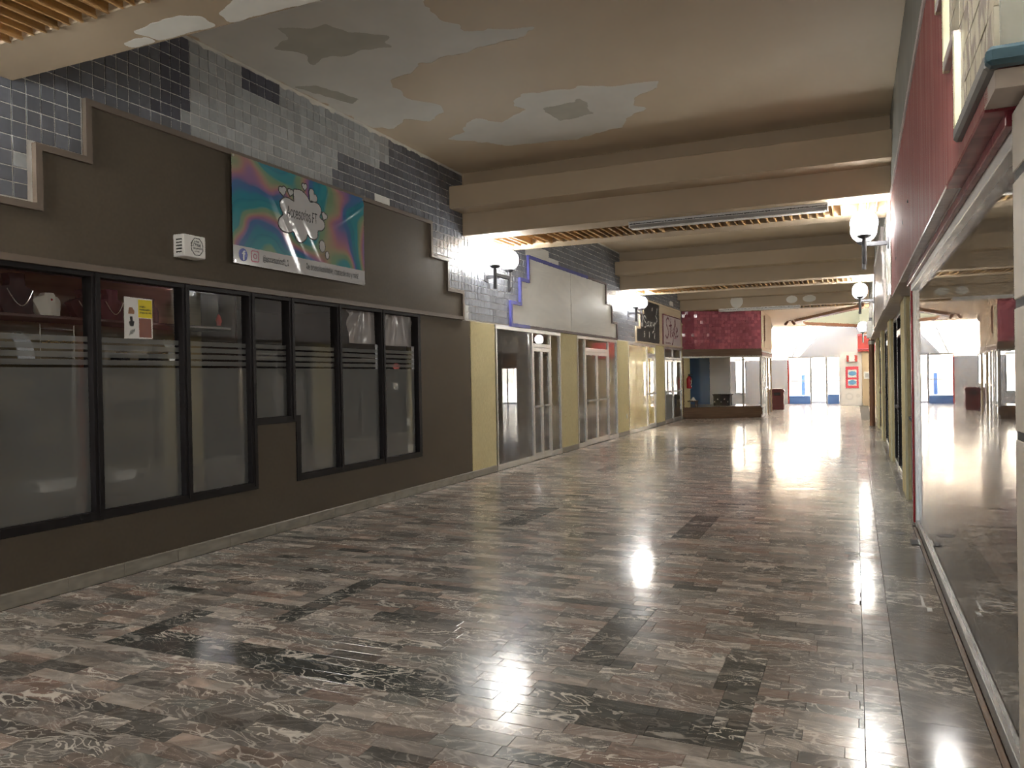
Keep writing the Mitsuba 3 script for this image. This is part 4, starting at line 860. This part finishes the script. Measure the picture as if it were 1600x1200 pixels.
# ================================================================== HALL AT THE END
ZH = 3.72
OC = Polygon([(-2.25, 34.0), (0.2, 27.6), (1.6, 27.6), (3.6, 34.0), (3.6, 36.4), (1.6, 40.38), (0.2, 40.38), (-2.25, 36.4)])
STRIP = sbox(-5.6, 39.2, 1.8, 40.38)
hall = sbox(-9.0, 28.27, 13.6, 40.7).union(sbox(.83, 25.8, 13.6, 28.3)).difference(unary_union([OC, STRIP]))
put('ceiling_hall', ext_z(hall, ZH, ZH + .1), 'mat_peach_wall', 'pinkish hall ceiling around the octagonal roof light', 'ceiling', kind='structure')
rl = thing('roof_light', 'octagonal roof light with a brown wooden rim and grey green sides', 'roof light')
oc = list(OC.exterior.coords)
part(rl, 'rim', ext_z(OC.difference(OC.buffer(-.30, join_style=2)), ZH - .10, ZH + .02), 'mat_wood_red', label='brown wooden rim')
ring = OC.buffer(-.02, join_style=2).difference(OC.buffer(-.12, join_style=2)); ri = list(OC.buffer(-.02, join_style=2).exterior.coords)
for a_, b_ in zip(ri[:-1], ri[1:]):
    s_ = LineString([a_, b_]).buffer(.05, cap_style=2)
    part(rl, 'side', ext_z(s_, ZH + .02, 5.3), 'mat_coffer_green')
part(rl, 'glazing', ext_z(OC.buffer(.1), 5.30, 5.302), 'mat_milk', label='milky glazing')
part(rl, 'strip_glazing', ext_z(STRIP.buffer(.05), 3.80, 3.8005), 'mat_glass', label='clear glazing along the wall')
for x_ in np.arange(-1.6, 8, 1.2): part(rl, 'glazing_bar', bx(x_, x_ + .05, 27.7, 39.8, 5.26, 5.30), 'mat_white_metal')
YF = 40.4
fw_ = sbox(-9, 0, 13.6, 5.4)
for a, b, c, d in ((-5.55, .5, -4.98, 2.25), (-4.32, .85, -3.92, 2.25), (-3.02, 0, -.62, 2.30), (6.0, 0, 7.8, 2.5)): fw_ = fw_.difference(sbox(a, c * 0 + (b if b else -.1), c, d))
put('wall_far', ext_y(fw_.intersection(sbox(-9, 0, .3, 5.4)), YF, YF + .25), 'mat_white_wall', 'bright white end wall of the hall above the street doors', 'wall', kind='structure')
put('wall_far_side', ext_y(fw_.intersection(sbox(.3, 0, 13.6, 5.4)), YF, YF + .25), 'mat_beige_wall', 'beige part of the end wall of the hall', 'wall', kind='structure')
put('wall_hall_left', bx(-9.1, -9.0, 26.5, 40.7, 0, 3.9), 'mat_white_wall', 'white left wall of the hall', 'wall', kind='structure')
put('wall_hall_right', bx(13.5, 13.6, 25.8, 40.7, 0, 3.9), 'mat_beige_wall', 'beige right wall of the hall', 'wall', kind='structure')
put('wall_hall_return', bx(.85, 13.6, 25.7, 25.8, 0, 4.7), 'mat_beige_wall', 'wall of the hall beside the corridor mouth on the right', 'wall', kind='structure')
put('wall_hall_end', bx(-9.1, XL - .25, 26.4, 26.5, 0, 3.9), 'mat_white_wall', 'wall of the hall behind the last left shop', 'wall', kind='structure')
put('wall_upstand', bx(-9.0, 13.6, 28.2, 28.28, ZH, 4.75), 'mat_tan', 'tan upstand where the corridor ceiling steps down to the hall', 'wall', kind='structure')
def ybar(th, name, x0, x1, z0, z1, m='mat_aluminium', y=YF + .03, d=.06, label=None): return part(th, name, cbx(x0, x1, y, y + d, z0, z1, .004), m, label)
sd = thing('door_9', 'glazed street entrance with a red left post and blue kick panels', 'entrance door', kind='structure')
ybar(sd, 'head', -3.02, -.62, 2.24, 2.30)
for x_, m_ in ((-2.99, 'mat_red_plain'), (-1.96, 'mat_aluminium_dark'), (-1.25, 'mat_aluminium_dark'), (-.66, 'mat_aluminium')): ybar(sd, 'post', x_ - .035, x_ + .035, 0, 2.25, m_)
ybar(sd, 'transom', -1.96, -1.25, 2.06, 2.10)
for x0, x1 in ((-2.95, -2.0), (-1.92, -1.29), (-1.21, -.7)): part(sd, 'pane', bx(x0, x1, YF + .05, YF + .0505, .0 if x0 == -1.92 else .38, 2.24), 'mat_glass')
ybar(sd, 'kick_panel', -2.95, -2.0, .0, .38, 'mat_kick_blue', label='blue kick panel'); ybar(sd, 'kick_panel', -1.21, -.7, .0, .45, 'mat_kick_blue', label='blue kick panel')
ybar(sd, 'rail', -2.95, -2.0, 1.10, 1.14); ybar(sd, 'push_bar', -1.25, -.68, 1.08, 1.13)
for nm, x0, x1, z0, lb in (('window_3', -5.55, -4.98, .5, 'bright street window seen through the corner shop'), ('window_4', -4.32, -3.92, .85, 'bright street window above the dark red bin')):
    w_ = thing(nm, lb, 'window', kind='structure')
    for a_, b_, c_, d_ in ((x0, x1, z0, z0 + .06), (x0, x1, 2.19, 2.25), (x0, x0 + .06, z0, 2.25), (x1 - .06, x1, z0, 2.25)): ybar(w_, 'frame_bar', a_, b_, c_, d_)
    part(w_, 'pane', bx(x0, x1, YF + .05, YF + .0505, z0, 2.25), 'mat_glass')
d10 = thing('door_10', 'second street entrance in the side of the hall', 'entrance door', kind='structure')
ybar(d10, 'head', 6.0, 7.8, 2.44, 2.5)
for x_ in (6.03, 6.6, 7.2, 7.77): ybar(d10, 'post', x_ - .03, x_ + .03, 0, 2.5, 'mat_aluminium_dark')
ybar(d10, 'orange_transom', 6.03, 7.77, 2.05, 2.44, 'mat_outdoor_orange')
part(d10, 'pane', bx(6.0, 7.8, YF + .05, YF + .0505, 0, 2.05), 'mat_glass')
# white partition with the red poster, beige pillar, red box
wp = put('wall_partition', cbx(-.60, .29, 38.1, 38.25, 0, 2.42, .004), 'mat_white_wall', 'white partition wall with the red poster beside the street door', 'wall', kind='structure')
po = thing('red_poster', 'red framed poster with blue pictures on the white partition', 'poster')
part(po, 'frame', cbx(-.38, .15, 38.07, 38.10, .80, 1.76, .003), 'mat_poster_red'); part(po, 'picture', bx(-.29, .07, 38.065, 38.07, 1.27, 1.62), 'mat_paper'); part(po, 'picture', bx(-.29, .07, 38.065, 38.07, .90, 1.18), 'mat_paper'); part(po, 'picture_field', ext_y(circ(-.10, 1.45, .17, .10), 38.06, 38.066), 'mat_poster_blue'); part(po, 'picture_field', ext_y(circ(-.11, 1.05, .17, .10), 38.06, 38.066), 'mat_poster_blue')
rd = thing('red_device', 'small red device with a white front above the red poster', 'device')
part(rd, 'case', cbx(-.33, .11, 38.0, 38.1, 1.98, 2.26), 'mat_red_plain'); part(rd, 'face', cbx(-.24, .0, 37.985, 38.0, 1.98, 2.26, .003), 'mat_paper')
em = thing('wall_emblem', 'pale grey printed round emblem low on the white partition', 'emblem')
part(em, 'ring', ext_y(circ(-.24, .42, .17).difference(circ(-.24, .42, .10)), 38.09, 38.1), 'mat_white_metal'); part(em, 'side_mark', ext_y(circ(.12, .45, .09), 38.09, 38.1), 'mat_white_metal')
bpil = thing('beige_pillar', 'beige pillar beside the white partition with a small framed notice', 'pillar')
part(bpil, 'shaft', cbx(.30, 1.15, 38.0, 38.6, 0, 2.42), 'mat_beige_wall'); part(bpil, 'notice_frame', cbx(.36, .62, 37.98, 38.0, 1.2, 1.52), 'mat_paper'); part(bpil, 'notice', bx(.42, .56, 37.975, 37.98, 1.27, 1.45), 'mat_aluminium_dark')
rb = thing('red_sign_box', 'red box fascia above the beige pillar', 'fascia')
part(rb, 'box', cbx(.13, 1.3, 37.9, 38.7, 2.42, 3.2), 'mat_red_plain'); part(rb, 'rail', cbx(.11, 1.32, 37.87, 37.9, 2.50, 2.54), 'mat_pink_print'); part(rb, 'rail', cbx(.11, 1.32, 37.87, 37.9, 3.12, 3.16), 'mat_pink_print')
# globe lamps of the hall
hl = thing('hall_lamp', 'lit globe lamp on a bracket before the red box fascia', 'wall lamp')
part(hl, 'arm', cbx(.26, .85, 27.98, 28.02, 2.70, 2.75), 'mat_lamp_metal'); globe(hl, .26, 28.0, 3.0, True, .17)
ul = thing('unlit_lamp', 'unlit pale globe lamp on the side of the corner shop', 'wall lamp')
part(ul, 'arm', cbx(-3.62, -3.2, 33.18, 33.22, 2.95, 3.0), 'mat_lamp_metal'); globe(ul, -3.2, 33.2, 3.42, False, .17)
# hall column that carries the lamp
put('wall_hall_column', cbx(.62, 1.1, 27.7, 28.2, 0, ZH), 'mat_white_wall', 'pale column at the corner of the corridor and the hall', 'column', kind='structure')

# corner shop with red tiles
A, B, Cc, D = (XL + .0, 26.85), (-2.97, 28.34), (-3.0, 32.2), (-3.62, 33.6)
cs = thing('corner_shop', 'corner shop with a dark red tiled fascia, brown wood band and big glass', 'shop front')
def along(p, q, z0, z1, t0, t1, off, m, name, label=None, d=.06):
    p, q = np.array(p), np.array(q); u_ = (q - p) / np.linalg.norm(q - p); n_ = np.array([u_[1], -u_[0]])
    a_, b_ = p + u_ * t0, p + u_ * t1
    poly = Polygon([a_ + n_ * off, b_ + n_ * off, b_ + n_ * (off - d), a_ + n_ * (off - d)])
    return part(cs, name, ext_z(poly, z0, z1), m, label)
LAB = math.dist(A, B); LBC = math.dist(B, Cc)
along(A, B, 2.38, ZH, 0, LAB, 0, 'mat_glaze_red', 'fascia_core', d=.2)
items = []
pA, pB = np.array(A), np.array(B); uu = (pB - pA) / LAB; nn = np.array([uu[1], -uu[0]])
for i in range(int(LAB / .109)):
    for j in range(12):
        t0, z0 = i * .109 + .01, 2.40 + j * .109; e = .003
        o = .010; dd = rng.normal(0, .0045, 2); Q = []
        for (tt, zz_, oo) in ((t0 + e, z0 + e, -dd[0] - dd[1]), (t0 + .109 - e, z0 + e, dd[0] - dd[1]), (t0 + .109 - e, z0 + .109 - e, dd[0] + dd[1]), (t0 + e, z0 + .109 - e, -dd[0] + dd[1])):
            w_ = pA + uu * tt + nn * (o + oo); Q.append([w_[0], w_[1], zz_])
        Q0 = [[q[0] - nn[0] * .02, q[1] - nn[1] * .02, q[2]] for q in Q]
        items.append((np.array(Q + Q0), np.array([[0, 1, 2], [0, 2, 3]] + [x_ for k in range(4) for x_ in ([k, k + 4, (k + 1) % 4 + 4], [k, (k + 1) % 4 + 4, (k + 1) % 4])]), [0, .15 if i < 6 and i % 6 < 4 else .35 + .65 * rng.random()]))
v, f, uv = merged(items)
part(cs, 'tiling', (v, f), 'mat_glaze_red', kind='stuff', label='dark red glazed tiles', uv=uv)
along(A, B, 2.16, 2.40, 0, LAB, .03, 'mat_wood_dark', 'wood_band', 'dark brown wood band', d=.10)
along(A, B, 0.06, .40, 0, LAB, .02, 'mat_wood_dark', 'plinth', 'dark brown plinth', d=.10)
along(A, B, 0, .06, .1, LAB, -.02, 'mat_wood_dark', 'toe_board', d=.08)
along(A, B, .40, 2.16, .06, LAB - .04, -.02, 'mat_glass', 'pane', d=.0008)
along(A, B, 2.10, 2.16, 0, LAB, .0, 'mat_aluminium', 'head_rail', d=.05)
for t_ in (.03, 2.37 * .55 + .9, LAB - .03): along(A, B, .40, 2.12, t_ - .025, t_ + .025, .0, 'mat_aluminium' if t_ > 1 else 'mat_wood_dark', 'post', d=.05)
for z_ in (.36, .02): along(B, Cc, z_, z_ + .08, -.25, .9, .03, 'mat_white_metal', 'white_rail', 'white corner rail', d=.05)
# side towards the hall
along(B, Cc, 2.30, ZH, 0, LBC, 0, 'mat_peach_wall', 'side_fascia', d=.15)
along(B, Cc, 2.14, 2.30, 0, LBC, .02, 'mat_wood_red', 'side_band', d=.1); along(B, Cc, 2.28, 2.33, 0, LBC, .04, 'mat_white_metal', 'side_rail', d=.06); along(B, Cc, 2.10, 2.15, 0, LBC, .04, 'mat_white_metal', 'side_rail', d=.06)
for k in range(7): along(B, Cc, 2.45 + k * .16, 2.45 + k * .16 + .13, .02, .55, .02, 'mat_cream_trim', 'siding_board', d=.04)
for t_ in (.1, .75, 1.05, 1.7, 2.5, LBC - .05): along(B, Cc, 0, 2.12, t_ - .035, t_ + .035, .0, 'mat_aluminium' if t_ < 2 else 'mat_beige_wall', 'side_post', d=.06)
along(B, Cc, .0, 2.1, .1, LBC - .1, -.03, 'mat_glass', 'side_pane', d=.0008); along(B, Cc, 1.0, 1.05, .75, 1.7, .05, 'mat_aluminium', 'side_door_bar', d=.04)
along(Cc, D, 2.2, ZH, 0, math.dist(Cc, D), 0, 'mat_peach_wall', 'end_fascia', d=.15)
sp = thing('side_sign', 'pinkish blank sign panel on the hall side of the corner shop', 'sign')
u_ = (np.array(Cc) - np.array(B)) / LBC
part(sp, 'panel', ext_z(Polygon([(-2.96, 29.4), (-2.97, 32.1), (-3.0, 32.1), (-2.99, 29.4)]), 2.45, 3.55), 'mat_peach_wall'); part(sp, 'frame', ext_z(Polygon([(-2.94, 29.3), (-2.94, 29.4), (-3.0, 29.4), (-3.0, 29.3)]), 2.7, 3.6), 'mat_wood_red')
# inside the corner shop
put('wall_corner_shop', bx(-9.0, -5.20, 31.0, 31.1, 0, ZH), 'mat_blue_wall', 'blue grey partition wall inside the corner shop', 'wall', kind='structure')
put('wall_corner_shop__white_part', bx(-5.2, -4.42, 30.98, 31.1, 0, ZH), 'mat_white_wall', label='white painted part')
put('wall_corner_shop__ceiling_board', ext_z(Polygon([(XL, 26.9), (-3.1, 28.4), (-3.1, 33), (-9, 33), (-9, 26.6), (XL, 26.6)]), 2.6, 2.65), 'mat_white_wall')
pf = put('wall_corner_shop__raised_floor', ext_z(Polygon([(XL, 26.95), (-3.08, 28.4), (-3.08, 31), (-9, 31), (-9, 26.6), (XL, 26.6)]), 0.002, .36), 'mat_shop_floor')
cb = thing('dark_case', 'dark glossy display case inside the corner shop', 'display case')
part(cb, 'body', cbx(-4.85, -4.25, 29.6, 30.2, .36, .74), 'mat_velvet_black'); part(cb, 'top', cbx(-4.88, -4.22, 29.57, 30.23, .74, .78), 'mat_sign_dark'); part(cb, 'light_dot', cat(*[trimesh.creation.icosphere(1, .025).apply_translation((-4.8 + .12 * k, 29.56, .5 + .1 * (k % 2))) for k in range(5)]), 'mat_paper', kind='stuff', label='small pale dots')
tb = thing('small_table', 'small dark table with a white cone inside the corner shop', 'table')
part(tb, 'top', cbx(-5.55, -5.1, 27.6, 28.0, .58, .61), 'mat_wood_dark')
for x_ in (-5.52, -5.16):
    for y_ in (27.63, 27.94): part(tb, 'leg', cbx(x_, x_ + .03, y_, y_ + .03, .36, .58, .003), 'mat_wood_dark')
wc = thing('white_cone', 'white paper cone on the small table in the corner shop', 'cone'); part(wc, 'cone', lathe([(0, 0), (.11, 0), (.02, .12), (0, .125)], 18, (-5.25, 27.8, .61)), 'mat_paper')
rp = thing('red_pot', 'small red item beside the table in the corner shop', 'pot'); part(rp, 'bowl', lathe([(0, 0), (.07, 0), (.10, .10), (.085, .14), (0, .12)], 18, (-5.72, 27.7, .361)), 'mat_red_plain')
# bin
bn = thing('litter_bin', 'dark red litter bin by the corner shop before the street door', 'bin')
part(bn, 'body', ext_z(sbox(-3.20, 34.05, -2.74, 34.5).buffer(.02), 0, .74), 'mat_bin_red'); part(bn, 'rim', ext_z(sbox(-3.22, 34.03, -2.72, 34.52).buffer(.03), .74, .82), 'mat_bin_red', label='wider rim'); part(bn, 'lid', ext_z(sbox(-3.2, 34.05, -2.74, 34.5), .82, .86), 'mat_bin_red'); part(bn, 'flap', cbx(-3.1, -2.84, 34.0, 34.02, .60, .72), 'mat_rubber')
# ceiling spot by the roof light
sl = thing('spot_light', 'small dark ceiling spot at the corner of the roof light', 'spot light')
part(sl, 'base', cyl((-2.45, 34.4, ZH), (-2.45, 34.4, ZH - .03), .06, 14), 'mat_wood_red')
for dx_ in (-.09, .09): part(sl, 'head', cyl((-2.45 + dx_, 34.4, ZH - .05), (-2.45 + dx_ * 2, 34.3, ZH - .18), .05, 14), 'mat_wood_red')

# ---------------- street outside and the other end behind the camera
put('ground_street', bx(-40, 50, 40.65, 90, -.3, -.03), 'mat_outdoor_ground', 'pale street outside the doors', 'ground', kind='structure')
hb = thing('street_house', 'white house across the street seen through the doors', 'house')
part(hb, 'wall', bx(-30, 30, 66, 68, -.1, 6.5), 'mat_outdoor_wall'); part(hb, 'roof_edge', cbx(-30.2, 30.2, 65.7, 66.1, 6.3, 6.7), 'mat_outdoor_orange')
for x_ in range(-24, 26, 6): part(hb, 'window', bx(x_, x_ + 1.8, 65.95, 66.02, 1.0, 2.6), 'mat_aluminium_dark')
bl = thing('blue_banner_post', 'blue upright banner outside the street door', 'banner')
part(bl, 'cloth', cbx(-2.52, -2.36, 42.6, 42.64, .35, 1.4), 'mat_kick_blue'); part(bl, 'post', cyl((-2.36, 42.62, -.03), (-2.36, 42.62, 1.45), .02, 10), 'mat_aluminium')
put('wall_back', ext_y(sbox(-5.7, 0, .7, 4.75).difference(sbox(-3.6, .0, -1.4, 2.3)), -8.95, -8.8), 'mat_white_wall', 'wall at the other end of the corridor, behind the viewer', 'wall', kind='structure')
